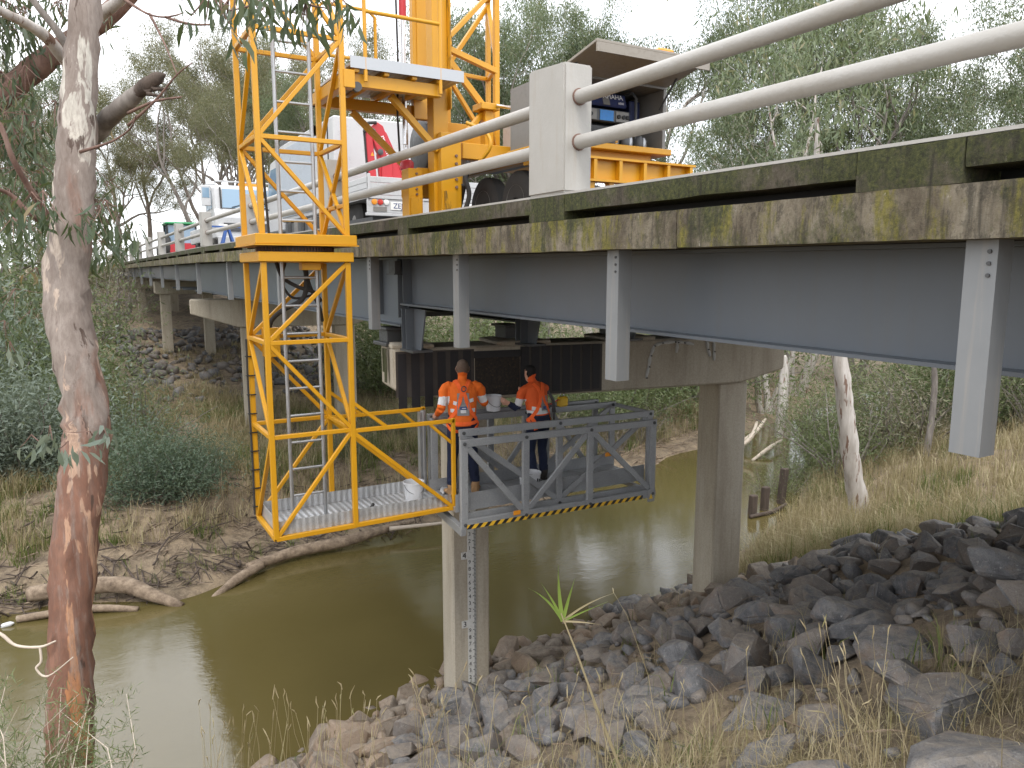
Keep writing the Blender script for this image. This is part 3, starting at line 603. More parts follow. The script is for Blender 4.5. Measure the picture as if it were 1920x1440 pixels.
# ladder up the inside of the tower
ladder = None
for x in (1.955, 2.325):
    o = MB().tube([(x, 8.27, -2.78), (x, 8.27, 3.45)], (.021), 10).build('ladder_stile', 'aluminium', unit, 60); ladder = ladder or o
for k in range(21):
    z = -2.46 + .3 * k
    if .09 < z < .40: continue
    MB().tube([(1.955, 8.27, z), (2.325, 8.27, z)], .014, 8).build('rung', 'aluminium', ladder, 60)
# walkway that leads from the tower foot in under the bridge
for y in (YA, YB):
    bar(unit, 'walkway_rail', (XA, y, -2.84), (3.80, y, -2.82), .05); bar(unit, 'walkway_rail', (XB, y, -1.745), (3.83, y, -1.75), .045)
    bar(unit, 'diagonal_brace', (XB, y, -1.76), (3.79, y, -2.80), .045)
    bar(unit, 'knee_brace', (XB, y, -1.42), (2.98, y, -1.735), .04); bar(unit, 'knee_brace', (3.52, y, -1.77), (3.80, y, -2.02), .035)
    bar(unit, 'end_post', (3.82, y, -2.86), (3.82, y, -1.72), .045)
bar(unit, 'walkway_rail', (XA, YA, -2.84), (XA, YB, -2.84), .05)
MB().box(XA + .03, 3.79, YA + .03, YB - .03, -2.835, -2.80).build('walkway_floor', 'floor_plate', unit)
for nm, bx in (('kick_plate', (XA + .03, 3.79, YA + .028, YA + .034, -2.799, -2.66)), ('kick_plate', (XA + .03, 3.79, YB - .034, YB - .028, -2.799, -2.66)), ('kick_plate', (XA + .028, XA + .034, YA + .036, YB - .036, -2.799, -2.66))):
    MB().box(*bx).build(nm, 'floor_plate', unit)
MB().tube([(3.76, 8.78, -2.8), (3.76, 8.78, -1.74)], .035, 12).build('stub_post', 'aluminium', unit, 60)
MB().box(3.70, 3.725, 8.74, 8.82, -2.8, -1.76).build('stub_post', 'aluminium', unit)
# grey working platform, two nested galvanised trusses on each side
Gv = 'galvanised'
def truss(y, x0, x1, zb, zt, verts, w, name):
    drop = -.035
    z_ = lambda z, x: z + drop * (x - x0) / (x1 - x0)
    top = MB().beam((x0, y, z_(zt, x0)), (x1, y, z_(zt, x1)), w, .085).build('top_rail', Gv, unit, None, .004)
    MB().beam((x0, y, z_(zb, x0)), (x1, y, z_(zb, x1)), w, .11).build('bottom_rail', Gv, unit, None, .004)
    for x in verts: MB().box(x - .045, x + .045, y - w / 2 + .002, y + w / 2 - .002, z_(zb, x) + .05, z_(zt, x) - .04).build('upright', Gv, unit, None, .004)
    for i, (a, b) in enumerate(zip(verts[:-1], verts[1:])):
        p, q_ = ((a + .05, zt - .05), (b - .05, zb + .07)) if i % 2 == 0 else ((a + .05, zb + .07), (b - .05, zt - .05))
        MB().beam((p[0], y + .004, z_(p[1], p[0])), (q_[0], y + .004, z_(q_[1], q_[0])), w * .6, .075).build('diagonal_brace', Gv, unit, None, .004)
    for x in verts:
        for zz in (zb, zt): MB().lathe([(.022, 0), (.022, -.012), (.012, -.012), (.012, -.022)], (x, y - w / 2, z_(zz, x)), 8, 'y').build('bolt', 'dark_steel', unit)
truss(7.74, 3.77, 6.72, -2.955, -1.975, [3.82, 4.66, 5.63, 6.67], .05, 'near')
truss(7.90, 3.84, 6.80, -2.93, -1.885, [3.89, 5.26, 6.74], .045, 'near inner')
truss(8.74, 3.84, 6.80, -2.93, -1.885, [3.89, 5.26, 6.74], .045, 'far inner')
truss(8.90, 3.87, 6.60, -2.955, -1.86, [3.92, 4.80, 5.7, 6.55], .05, 'far')
MB().box(3.80, 6.68, 7.94, 8.70, -2.86, -2.80).build('platform_floor', 'floor_plate', unit)
MB().box(3.80, 6.70, 7.935, 7.939, -2.86, -2.64).build('kick_plate', Gv, unit); MB().box(3.80, 6.70, 8.701, 8.705, -2.86, -2.64).build('kick_plate', Gv, unit)
bar(unit, 'end_frame', (6.72, 7.74, -3.0), (6.72, 8.90, -3.0), .06, Gv); bar(unit, 'end_frame', (6.78, 7.9, -1.92), (6.78, 8.74, -1.92), .05, Gv)
bar(unit, 'carrier_beam', (3.80, 7.72, -3.04), (3.80, 8.92, -2.90), .07, Gv, .10)
MB().beam((3.84, 7.7125, -2.985), (6.50, 7.7125, -3.017), .003, .052).build('hazard_tape', 'hazard_stripes', unit)
MB().box(6.58, 6.70, 7.708, 7.7135, -3.10, -2.93).build('warning_sticker', 'galvanised', unit)
st = MB().prism([(6.605, -3.06), (6.67, -3.06), (6.6375, -2.99)], 'y', 7.705, 7.7075).build('warning_triangle', 'yellow_plastic', unit)
for x, z, y in ((4.52, -2.915, 7.708), (6.02, -2.4, 7.87)): MB().box(x - .05, x + .05, y - .01, y + .003, z - .025, z + .03).build('lock_tab', 'amber', unit, None, .004)
# arm with its small deck, column, ram and winch drum that carry the tower
arm = bar(unit, 'arm_beam', (2.62, 8.10, 2.00), (3.74, 8.10, 2.00), .10, Yp, .13)
bar(unit, 'arm_beam', (2.62, 9.25, 2.00), (3.90, 9.25, 2.00), .10, Yp, .13)
bar(unit, 'arm_beam', (2.66, 8.05, 2.0), (2.66, 9.3, 2.0), .10, Yp, .13)
for x in (2.75, 3.08, 3.40, 3.70): bar(unit, 'deck_joist', (x, 8.0, 2.095), (x, 9.35, 2.095), .055, Yp, .055)
MB().box(2.67, 3.98, 7.98, 9.36, 2.124, 2.150).build('arm_deck', 'floor_plate', unit); MB().box(2.67, 3.98, 7.97, 7.979, 2.10, 2.22).build('kick_plate', 'aluminium', unit)
MB().lathe([(.05, -.03), (.05, .03)], (2.76, 8.06, 1.93), 16, 'y').build('roller', 'dark_steel', unit); MB().box(2.60, 2.72, 7.98, 8.12, 1.90, 2.08).build('roller_bracket', Yp, unit, None, .004)
def rail_loop(pts): return MB().tube(pts, .021, 10).build('guard_rail', Yp, unit, 60)
rail_loop([(2.84, 7.99, 1.98), (2.84, 7.99, 3.6)]); rail_loop([(3.70, 7.99, 1.95), (3.70, 7.99, 3.25), (3.66, 8.0, 3.34), (3.55, 8.0, 3.40)]); rail_loop([(2.84, 7.99, 2.68), (3.70, 7.99, 2.68)])
rail_loop([(2.72, 9.3, 2.1), (2.72, 9.3, 3.05), (2.80, 9.3, 3.13), (3.35, 9.3, 3.13), (3.44, 9.3, 3.06), (3.44, 9.3, 2.15)]); rail_loop([(2.72, 9.3, 2.55), (3.44, 9.3, 2.55)])
bar(unit, 'knee_brace', (3.10, 9.25, 1.92), (3.86, 9.25, 1.25), .07); bar(unit, 'knee_brace', (3.25, 8.35, 1.95), (3.86, 8.45, 1.42), .07)
MB().box(3.83, 4.02, 8.48, 8.66, .62, 3.7).build('mast', Yp, unit, None, .006); MB().box(4.021, 4.032, 8.40, 8.52, 1.9, 3.7).build('mast_wear_plate', 'yellow_greasy', unit)
MB().box(3.87, 4.26, 9.15, 9.25, 1.9, 3.7).build('mast_panel', Yp, unit, None, .006); MB().box(3.92, 4.22, 9.138, 9.149, 2.42, 3.60).build('panel_sheet', 'yellow_paint', unit)
bar(unit, 'knee_brace', (3.92, 9.12, 2.35), (4.22, 9.12, 2.72), .06)
MB().tube([(3.68, 9.0, 1.55), (3.68, 9.0, 3.05)], .030, 14).build('ram_rod', 'chrome', unit, 60); MB().tube([(3.68, 9.0, 3.02), (3.68, 9.0, 3.7)], .045, 14).build('ram_barrel', 'crane_red', unit, 60)
MB().tube([(3.74, 9.12, 1.0), (3.74, 9.12, 1.95)], .03, 12).build('ram_rod', 'chrome', unit, 60)
MB().lathe([(.085, 0), (.085, .09), (.06, .12)], (3.74, 9.1, 1.26), 16).build('ram_collar', 'crane_red', unit, 60)
MB().tube([(3.60, 8.98, 1.4), (3.58, 8.98, 1.9), (3.60, 8.98, 2.6), (3.59, 9.0, 3.7)], .014, 8).build('hose', 'rubber', unit, 60)
MB().lathe([(.30, 0), (.33, .02), (.33, .20), (.30, .22)], (4.05, 9.45, 1.62), 28, 'x').build('winch_drum', 'dark_steel', unit, 50)
MB().box(3.87, 4.13, 8.36, 8.48, .50, 1.62).build('outer_leg', Yp, unit, None, .006); MB().box(3.56, 3.74, 8.62, 8.84, .62, 1.22).build('inner_leg', Yp, unit, None, .006)
MB().box(3.58, 3.72, 8.60, 8.619, .585, .88).build('leg_wear_plate', 'yellow_greasy', unit); MB().box(3.90, 4.05, 8.34, 8.359, .585, .95).build('leg_wear_plate', 'yellow_greasy', unit)
MB().box(3.56, 3.76, 8.58, 8.86, ROAD - .05, .584).build('foot', Yp, unit); MB().box(3.85, 4.15, 8.32, 8.52, ROAD - .05, .584).build('foot', Yp, unit)
bar(unit, 'tie_beam', (3.70, 8.75, 1.16), (4.3, 8.75, 1.16), .16, Yp, .16); bar(unit, 'tie_beam', (3.62, 8.95, 1.0), (4.4, 8.95, 1.0), .12, Yp, .18)
for k in range(5):
    MB().lathe([(.018, 0), (.018, -.02)], (4.06, 8.36, 1.0 + .09 * k), 8, 'y').build('bolt', 'bark_brown', unit); MB().lathe([(.014, 0), (.014, -.02)], (3.66, 8.62, .92 + .06 * k), 8, 'y').build('bolt', 'bark_brown', unit)
# second lattice mast on the trailer
L2 = {'a': (4.30, 9.0), 'b': (5.07, 9.2), 'c': (4.62, 9.75), 'd': (5.30, 9.85)}
for k in ('b', 'c', 'd'):
    x, y = L2[k]; w = .07 if k == 'b' else .06; MB().box(x - w / 2, x + w / 2, y - w / 2, y + w / 2, 1.55, 4.0).build('chord', Yp, unit, None, .004)
Pm = lambda k, z: (L2[k][0], L2[k][1], z)
for z in (2.68, 3.72): bar(unit, 'cross_member', Pm('a', z + .06), Pm('b', z - .06), .07); bar(unit, 'cross_member', Pm('b', z), Pm('d', z), .05); bar(unit, 'cross_member', Pm('a', z), Pm('c', z), .05); bar(unit, 'cross_member', Pm('c', z), Pm('d', z), .05)
for a, b, z0, z1 in (('b', 'a', 3.66, 2.90), ('c', 'a', 3.66, 2.78), ('d', 'b', 3.66, 2.75), ('d', 'c', 3.66, 2.75), ('c', 'd', 2.62, 1.8)): bar(unit, 'diagonal_brace', Pm(a, z0), Pm(b, z1), .055)
bar(unit, 'diagonal_brace', (4.28, 9.0, 2.62), (4.72, 8.9, 2.08), .075); bar(unit, 'diagonal_brace', (4.72, 8.9, 2.02), (4.40, 8.8, 1.70), .06); bar(unit, 'diagonal_brace', (4.80, 8.9, 1.95), (5.05, 9.2, 1.6), .06)
MB().box(4.60, 4.86, 8.72, 8.98, 2.02, 2.10).build('head_plate', Yp, unit, None, .006); MB().box(4.68, 4.80, 8.78, 8.92, 1.55, 2.02).build('post', Yp, unit, None, .006)
MB().tube([(4.82, 8.75, 2.08), (4.78, 7.6, 1.80), (4.75, 7.0, 1.62)], .022, 10).build('ram_rod', 'chrome', unit, 60)
MB().box(4.32, 5.3, 9.55, 9.62, 1.55, 1.98).build('side_plate', Yp, unit, None, .006)
# trailer: chassis, deck, tandem wheels, tool box with generator
MB().box(4.52, 4.64, 6.0, 10.2, 1.22, 1.36).build('chassis_beam', Yp, unit, None, .006); MB().box(6.0, 6.12, 7.3, 10.2, 1.22, 1.36).build('chassis_beam', Yp, unit, None, .006)
MB().box(4.25, 6.3, 8.56, 8.66, 1.37, 1.56).build('cross_beam', Yp, unit, None, .006); MB().box(4.48, 6.19, 8.7, 10.1, 1.46, 1.54).build('trailer_deck', Yp, unit)
sk = MB().prism([(7.0, 1.22), (8.75, 1.22), (9.0, .75), (9.0, 1.27), (7.0, 1.27)], 'x', 4.40, 4.43).build('mudguard', 'dark_steel', unit)
MB().box(4.40, 4.95, 7.0, 9.0, 1.273, 1.30).build('mudguard', 'dark_steel', unit)
for sx in (4.50, 6.05):
    for y in (7.72, 8.52):
        w = MB().lathe([(.20, 0), (.31, .0), (.355, .03), (.365, .10), (.355, .17), (.31, .20), (.20, .20)], (sx, y, ROAD + .365), 36, 'x').build('wheel', 'rubber', unit, 40)
        MB().lathe([(.055, .0), (.06, .03), (.12, .05), (.185, .012), (.20, -.004), (.20, .2)], (sx, y, ROAD + .365), 28, 'x').build('rim', 'box_grey', w, 40)
MB().box(4.7, 6.05, 7.67, 7.77, ROAD + .31, ROAD + .41).build('axle', 'dark_steel', unit); MB().box(4.7, 6.05, 8.47, 8.57, ROAD + .31, ROAD + .41).build('axle', 'dark_steel', unit)
# rear cross beam, tray and the open tool box that faces along the deck
ob = MB().box(3.76, 5.42, 5.76, 5.88, 1.02, 1.04).box(3.76, 5.42, 5.76, 5.88, .82, .84).box(3.76, 5.42, 5.83, 5.845, .841, 1.019).build('rear_beam', Yp, unit)
for k in range(6): MB().box(3.9 + .29 * k, 3.935 + .29 * k, 5.765, 5.829, .841, 1.019).build('web_stiffener', Yp, ob)
MB().box(3.78, 5.3, 5.80, 5.86, .60, .72).build('rear_beam', Yp, unit)
for k in range(6): MB().box(3.95 + .22 * k, 4.0 + .22 * k, 5.795, 5.865, .721, .819).build('spacer', Yp, unit)
for x in (3.95, 5.0): MB().box(x, x + .12, 5.95, 6.07, ROAD - .02, 1.08).build('jack_leg', Yp, unit, None, .005)
tray = MB().box(3.84, 5.17, 5.84, 6.75, 1.125, 1.18).build('tool_tray', Yp, unit, None, .005)
MB().box(4.0, 5.0, 5.95, 6.7, 1.05, 1.124).build('tray_bearer', Yp, unit)
tb = MB().box(5.10, 5.14, 5.90, 6.72, 1.181, 1.745).build('tool_box', 'box_grey', unit, None, .004)
MB().box(3.88, 5.14, 6.721, 6.75, 1.181, 1.745).build('box_back', 'box_grey', tb); MB().box(3.88, 3.92, 5.90, 6.72, 1.181, 1.745).build('box_end', 'box_grey', tb); MB().box(3.88, 5.14, 5.90, 6.75, 1.746, 1.775).build('box_top', 'box_grey', tb)
lid = MB().add([(3.88, 5.895, 1.79), (5.14, 5.895, 1.79), (5.14, 5.33, 1.90), (3.88, 5.33, 1.90), (3.88, 5.895, 1.765), (5.14, 5.895, 1.765), (5.14, 5.33, 1.875), (3.88, 5.33, 1.875)], [(0, 1, 2, 3), (7, 6, 5, 4), (0, 4, 5, 1), (1, 5, 6, 2), (2, 6, 7, 3), (3, 7, 4, 0)]).build('box_lid', 'beige_lid', tb, None, .004)
MB().box(3.885, 5.135, 5.325, 5.345, 1.80, 1.874).build('lid_lip', 'beige_lid', tb)
for x in (3.94, 5.08): MB().tube([(x, 5.93, 1.56), (x, 5.70, 1.80)], .010, 8).build('gas_strut', 'dark_steel', tb, 60)
MB().box(4.62, 4.80, 5.42, 5.52, 1.895, 1.955).build('beacon', 'amber', tb, None, .015)
# generator standing in the box
gen = empty('generator', (4.55, 6.2, 1.18), 'blue and black portable petrol generator in the open tool box of the access machine', 'generator')
b0 = MB().box(4.10, 4.82, 6.06, 6.5, 1.42, 1.535).build('control_panel', 'dark_steel', gen, None, .008)
MB().box(4.46, 4.62, 6.054, 6.0595, 1.43, 1.525).build('blue_label', 'blue_plastic', b0); MB().box(4.65, 4.80, 6.054, 6.0595, 1.43, 1.525).build('socket_panel', 'box_grey', b0); MB().box(4.16, 4.42, 6.054, 6.0595, 1.43, 1.525).build('socket_panel', 'box_grey', b0)
for k in range(5): MB().lathe([(.020, 0), (.020, -.012)], ((4.68, 4.74, 4.785, 4.25, 4.35)[k], 6.054, 1.475), 10, 'y').build('socket', 'ink_black', b0)
tank = MB().prism([(6.06, 1.565), (6.5, 1.565), (6.5, 1.70), (6.10, 1.70)], 'x', 4.14, 4.80).build('fuel_tank', 'navy_plastic', gen, None, .02)
MB().add([(4.50, 6.056, 1.575), (4.58, 6.056, 1.575), (4.58, 6.093, 1.685), (4.50, 6.093, 1.685)], [(0, 1, 2, 3)]).build('tank_label', 'box_grey', tank)
text_obj('lettering', 'YAMAHA', .068, 'ink_white', tank, (4.60, 6.074, 1.655), (1, 0, 0), (0, .28, .96)); text_obj('lettering', '6000', .034, 'ink_white', tank, (4.71, 6.058, 1.60), (1, 0, 0), (0, .28, .96))
MB().box(4.14, 4.80, 6.12, 6.5, 1.20, 1.41).build('engine', 'black_plastic', gen, None, .02)
for x in (4.08, 4.86): MB().tube([(x, 6.02, 1.19), (x, 6.02, 1.66), (x - .01, 6.06, 1.71), (x - .01, 6.5, 1.71)], .014, 10).build('tube_frame', 'dark_steel', gen, 60)
MB().tube([(4.08, 6.02, 1.20), (4.86, 6.02, 1.20)], .014, 10).build('tube_frame', 'aluminium', gen, 60)
MB().box(4.93, 5.06, 6.2, 6.5, 1.46, 1.68).build('air_box', 'navy_plastic', gen, None, .01)
for k in range(6): MB().lathe([(.035, 0), (.045, .03), (.045, .09), (.03, .12)], (4.55 + .085 * k, 6.0 + .05 * (k % 2), 1.182), 12).build('fitting', 'aluminium' if k % 2 else 'dark_steel', gen, 50)
# white box, extinguisher and cables at the back of the unit
MB().box(5.0, 5.9, 8.0, 8.9, 1.541, 1.95).build('side_locker', 'vehicle_white', unit, None, .006)
MB().lathe([(.05, 0), (.06, .02), (.06, .2), (.03, .24)], (4.90, 8.35, 1.545), 14).build('extinguisher', 'crane_red', unit, 50)
def cable(name, pts, r, mat='rubber', parent=unit):
    ps = [Vector(p) for p in pts]; out = []
    for i in range(len(ps) - 1):
        a, b, c, d = ps[max(i - 1, 0)], ps[i], ps[i + 1], ps[min(i + 2, len(ps) - 1)]
        for t in np.linspace(0, 1, 6, endpoint=False):
            out.append(.5 * ((2 * b) + (c - a) * t + (2 * a - 5 * b + 4 * c - d) * t * t + (3 * b - a - 3 * c + d) * t ** 3))
    out.append(ps[-1]); return MB().tube(out, r, 8).build(name, mat, parent, 60)
cable('hose', [(2.22, 8.35, .10), (2.24, 8.40, -.12), (2.20, 8.45, -.30), (2.02, 8.60, -.42), (1.92, 8.75, -.55), (1.88, 8.8, -.75)], .028)
cable('hose', [(1.95, 8.5, .10), (2.0, 8.45, -.06), (2.15, 8.42, -.16), (2.32, 8.42, -.22), (2.42, 8.5, -.32)], .022); cable('hose', [(2.2, 8.4, .1), (2.3, 8.42, -.2), (2.40, 8.48, -.4), (2.46, 8.6, -.55)], .02)
cable('hose', [(2.02, 8.38, .1), (1.98, 8.42, -.1), (2.1, 8.45, -.28), (2.35, 8.5, -.25)], .014)
MB().box(1.83, 2.0, 8.70, 8.86, -.95, -.62).build('junction_box', Yp, unit, None, .005)
cable('power_cable', [(XA - .045, YB - .03, -.75), (XA - .05, YB - .03, -1.4), (XA - .043, YB - .03, -2.1), (XA - .048, YB - .03, -2.8)], .012); cable('power_cable', [(XA + .10, YB - .05, 3.45), (XA + .14, YB - .25, 1.9), (XA + .2, YB - .3, .4)], .014)
for k in range(9): MB().box(XA - .065, XA + .032, YB - .05, YB - .0, -.95 - .22 * k, -.94 - .22 * k).build('cable_tie', 'ink_black', unit)
cable('hose', [(4.12, 8.35, .62), (4.2, 8.3, .9), (4.15, 8.3, 1.12), (4.2, 8.32, 1.3)], .03); cable('hose', [(4.2, 8.2, 1.2), (4.32, 8.0, 1.42), (4.30, 8.05, 1.6), (4.12, 8.2, 1.72)], .022, Yp)
# ------------------------------------------------------------------ small things on the platform
def bucket(loc, label, r=.125, h=.235, handle=1, marks=False, tool=False):
    t = empty('bucket', loc, label, 'bucket'); x, y, z = loc
    MB().lathe([(r * .86, 0), (r, h), (r * 1.05, h), (r * 1.05, h - .02), (r * 1.0, h - .02), (r * .985, h - .005), (r * .84, .006)], loc, 28).build('pail', 'bucket_white', t, 40)
    MB().lathe([(r * .9, h - .07), (r * .9, h - .068)], loc, 24).build('paint', 'ink_black', t)
    pts = [(x + r * 1.04 * math.cos(a), y - .01 - .10 * math.sin(a) * handle, z + h - .03 - .11 * math.sin(a)) for a in np.linspace(0, math.pi, 12)]
    MB().tube(pts, .0035, 6).build('handle', 'dark_steel', t, 60)
    return t
bucket((3.50, 8.50, -2.80), 'white paint bucket on the yellow end of the walkway')
b2 = bucket((4.93, 8.08, -2.80), 'white printed paint bucket on the grey platform floor between the workers', .14, .26)
MB().box(4.955, 4.975, 7.9445, 7.9465, -2.66, -2.60).build('printed_mark', 'ink_black', b2); MB().box(4.985, 5.0, 7.947, 7.949, -2.65, -2.61).build('printed_mark', 'ink_black', b2); MB().box(4.90, 4.99, 7.9475, 7.9495, -2.74, -2.72).build('printed_band', 'ink_black', b2)
t = empty('brush_set', (2.80, 8.12, -2.80), 'black handled paint brush and roller lying on the walkway floor', 'brush')
MB().beam((2.52, 8.16, -2.785), (2.68, 8.12, -2.785), .03).build('brush', 'ink_black', t, None, .005); MB().beam((2.74, 8.10, -2.78), (2.86, 8.17, -2.66), .03).build('roller_handle', 'ink_black', t, None, .005); MB().tube([(2.78, 8.08, -2.77), (2.98, 8.14, -2.77)], .028, 12).build('roller_head', 'ink_black', t, 60)
t = empty('rag', (3.95, 8.48, -2.8), 'crumpled pale blue rag on the platform beside the boots', 'rag'); rr = np.random.default_rng(5)
vs = [(3.90 + .05 * i + .015 * rr.normal(), 8.50 + .045 * j + .015 * rr.normal(), -2.795 + abs(rr.normal()) * .035) for i in range(5) for j in range(5)]
MB().add(vs, [(i * 5 + j, i * 5 + j + 1, i * 5 + j + 6, i * 5 + j + 5) for i in range(4) for j in range(4)]).build('cloth', 'bucket_white', t, 180)
t = empty('fall_arrester', (5.86, 8.74, -1.84), 'yellow retractable fall arrester hooked on the far platform rail', 'fall arrester')
MB().box(5.78, 5.95, 8.70, 8.78, -1.88, -1.73).build('housing', 'yellow_plastic', t, None, .025); MB().tube([(5.86 + .03 * math.cos(a), 8.74, -1.70 + .035 * math.sin(a)) for a in np.linspace(0, 2 * math.pi, 14)], .008, 6).build('hook', 'chrome', t, 60)
cable('lanyard', [(5.80, 8.73, -1.76), (5.66, 8.68, -1.80), (5.50, 8.50, -1.77), (5.46, 8.42, -1.75)], .010, 'crane_red', t)
# ------------------------------------------------------------------ vehicles on the deck beyond the machine
def wheel(parent, x, y, z, r=.42, w=.26):
    o = MB().lathe([(r * .55, 0), (r * .88, 0), (r, w * .15), (r, w * .85), (r * .88, w), (r * .55, w)], (x, y, z), 28, 'x').build('wheel', 'rubber', parent, 40)
    MB().lathe([(r * .15, -.02), (r * .4, .04), (r * .55, .01), (r * .55, w * .9)], (x, y, z), 24, 'x').build('rim', 'box_grey', o, 40)
RZ = .55
tk = empty('crane_truck', (5.8, 17, RZ), 'white service truck with dropside tray and folded red crane behind the yellow machine', 'truck')
MB().box(4.75, 6.75, 13.2, 21, .86, .98).build('chassis', 'dark_steel', tk)
tr = MB().box(4.60, 6.95, 13.0, 15.0, 1.28, 1.34).build('tray_floor', 'vehicle_white', tk)
for k in range(3):
    z = 1.345 + .105 * k
    MB().box(4.60, 6.95, 13.0, 13.04, z, z + .10).build('tail_board', 'vehicle_white', tr, None, .006); MB().box(4.60, 4.64, 13.05, 14.95, z, z + .10).build('side_board', 'vehicle_white', tr, None, .006)
for x in (4.60, 6.90): MB().box(x, x + .05, 12.985, 13.045, 1.28, 1.70).build('corner_post', 'vehicle_white', tr, None, .006)
rp_ = MB().box(4.60, 6.95, 13.02, 13.08, 1.04, 1.275).build('rear_panel', 'vehicle_white', tk, None, .006)
MB().box(4.58, 6.97, 13.0, 13.10, .98, 1.035).build('bumper', 'vehicle_white', tk, None, .008)
for i, (x, m) in enumerate(((4.72, 'amber'), (4.83, 'tail_red'), (4.94, 'plate_white'), (6.62, 'plate_white'), (6.73, 'tail_red'), (6.84, 'amber'))): MB().lathe([(.05, 0), (.048, -.025), (.03, -.03)], (x, 13.02, 1.22), 18, 'y').build('tail_lamp', m, rp_, 50)
MB().box(4.70, 4.95, 13.008, 13.0195, 1.06, 1.14).build('reflector_board', 'box_grey', rp_)
np_ = MB().box(5.02, 5.38, 13.005, 13.018, 1.09, 1.23).build('number_plate', 'plate_white', rp_, None, .004); text_obj('lettering', 'ZEJ', .13, 'ink_navy', np_, (5.16, 13.003, 1.16), (1, 0, 0), (0, 0, 1))
MB().box(5.95, 6.25, 12.99, 13.015, 1.07, 1.2).build('tail_box', 'dark_steel', rp_, None, .02)
MB().box(5.55, 5.64, 12.97, 13.0, .99, 1.27).build('post', 'vehicle_white', rp_)
bx = MB().box(4.64, 6.93, 15.0, 19.4, 1.2, 3.02).build('box_body', 'vehicle_white', tk, None, .03)
MB().box(4.63, 4.6395, 15.35, 15.40, 1.5, 2.95).build('door_gap', 'ink_black', bx); MB().box(4.62, 4.6395, 16.4, 19.3, 1.3, 2.9).build('side_panel', 'vehicle_grey', bx, None, .01)
MB().lathe([(.0, 0), (.34, .0), (.34, .12), (.32, .14)], (5.05, 14.80, 1.62), 28, 'y').build('spare_cover', 'vehicle_white', tk, 50)
MB().lathe([(.10, 0), (.10, .10), (.06, .16)], (4.55, 15.9, 2.86), 18, 'y').build('work_lamp', 'black_plastic', bx, 50); MB().lathe([(.0, 0), (.092, 0)], (4.55, 15.898, 2.86), 18, 'y').build('lamp_lens', 'ink_white', bx)
# cab
cabp = MB().prism([(19.5, 1.0), (19.5, 2.75), (20.0, 2.85), (20.7, 2.80), (21.3, 1.95), (21.4, 1.0)], 'x', 4.70, 6.80).build('cab', 'vehicle_white', tk, None, .05)
MB().prism([(19.85, 1.95), (19.85, 2.6), (20.65, 2.6), (21.05, 1.95)], 'x', 4.69, 4.699).build('side_window', 'glass_pane', cabp)
for z in (1.75, 2.25): MB().box(4.40, 4.62, 21.0, 21.08, z, z + .34).build('mirror', 'black_plastic', tk, None, .03)
MB().tube([(4.7, 21.0, 2.55), (4.5, 21.0, 2.62), (4.5, 21.0, 1.7), (4.7, 21.05, 1.62)], .015, 8).build('mirror_arm', 'black_plastic', tk, 60)
MB().box(4.66, 5.3, 19.0, 19.45, 2.75, 3.15).build('roof_unit', 'dark_steel', tk, None, .02); MB().lathe([(.07, 0), (.07, -.05)], (4.78, 19.0, 2.86), 16, 'y').build('beacon', 'amber', tk, 50)
for x in (4.78, 6.5):
    for y in (14.3, 15.4, 20.6): wheel(tk, x, y, RZ + .42)
MB().box(4.66, 4.74, 15.9, 19.2, .75, 1.15).build('side_skirt', 'dark_steel', tk)
for k in range(5): MB().box(4.64, 4.90, 16.2 + .6 * k, 16.5 + .6 * k, .8, 1.18).build('locker', 'box_grey' if k % 2 else 'black_plastic', tk, None, .02)
# folded crane
cr = MB().beam((5.32, 14.0, 1.35), (5.32, 14.0, 2.1), .22).build('crane_base', 'crane_red', tk, None, .02)
bm1 = MB().prism([(4.980, 2.62), (5.140, 2.76), (5.260, 2.70), (5.700, 1.60), (5.540, 1.58), (5.220, 2.10), (5.120, 2.28)], 'y', 13.92, 14.06).build('boom', 'crane_red', tk, None, .012)
MB().prism([(4.920, 2.60), (5.040, 2.60), (5.140, 1.42), (4.980, 1.42)], 'y', 13.92, 14.06).build('boom', 'crane_red', tk, None, .012); MB().prism([(5.150, 2.20), (5.260, 2.10), (5.340, 1.42), (5.210, 1.42)], 'y', 13.94, 14.05).build('boom', 'crane_red', tk, None, .012)
MB().prism([(5.260, 2.66), (5.340, 2.58), (5.800, 1.62), (5.720, 1.60)], 'y', 13.95, 14.04).build('boom', 'crane_red', tk, None, .01)
for x, z in ((5.050, 2.58), (5.190, 2.22)): MB().lathe([(.055, 0), (.055, -.03), (.03, -.04)], (x, 13.92, z), 14, 'y').build('pin', 'dark_steel', bm1, 50)
text_obj('lettering', 'maxilift', .17, 'ink_white', bm1, (5.32, 13.917, 2.30), (.36, 0, -.93), (.93, 0, .36), .95)
MB().prism([(5.000, 2.14), (5.070, 2.14), (5.035, 2.21)], 'y', 13.915, 13.918).build('warning_triangle', 'amber', tk)
cable('hose', [(4.980, 13.95, 2.70), (4.900, 13.95, 2.6), (4.910, 13.95, 2.35), (4.960, 13.95, 1.4)], .02, 'rubber', tk)
MB().tube([(5.120, 13.9, 2.74), (4.970, 13.9, 2.72), (4.880, 13.9, 2.55)], .03, 8).build('hose', 'rubber', tk, 60)
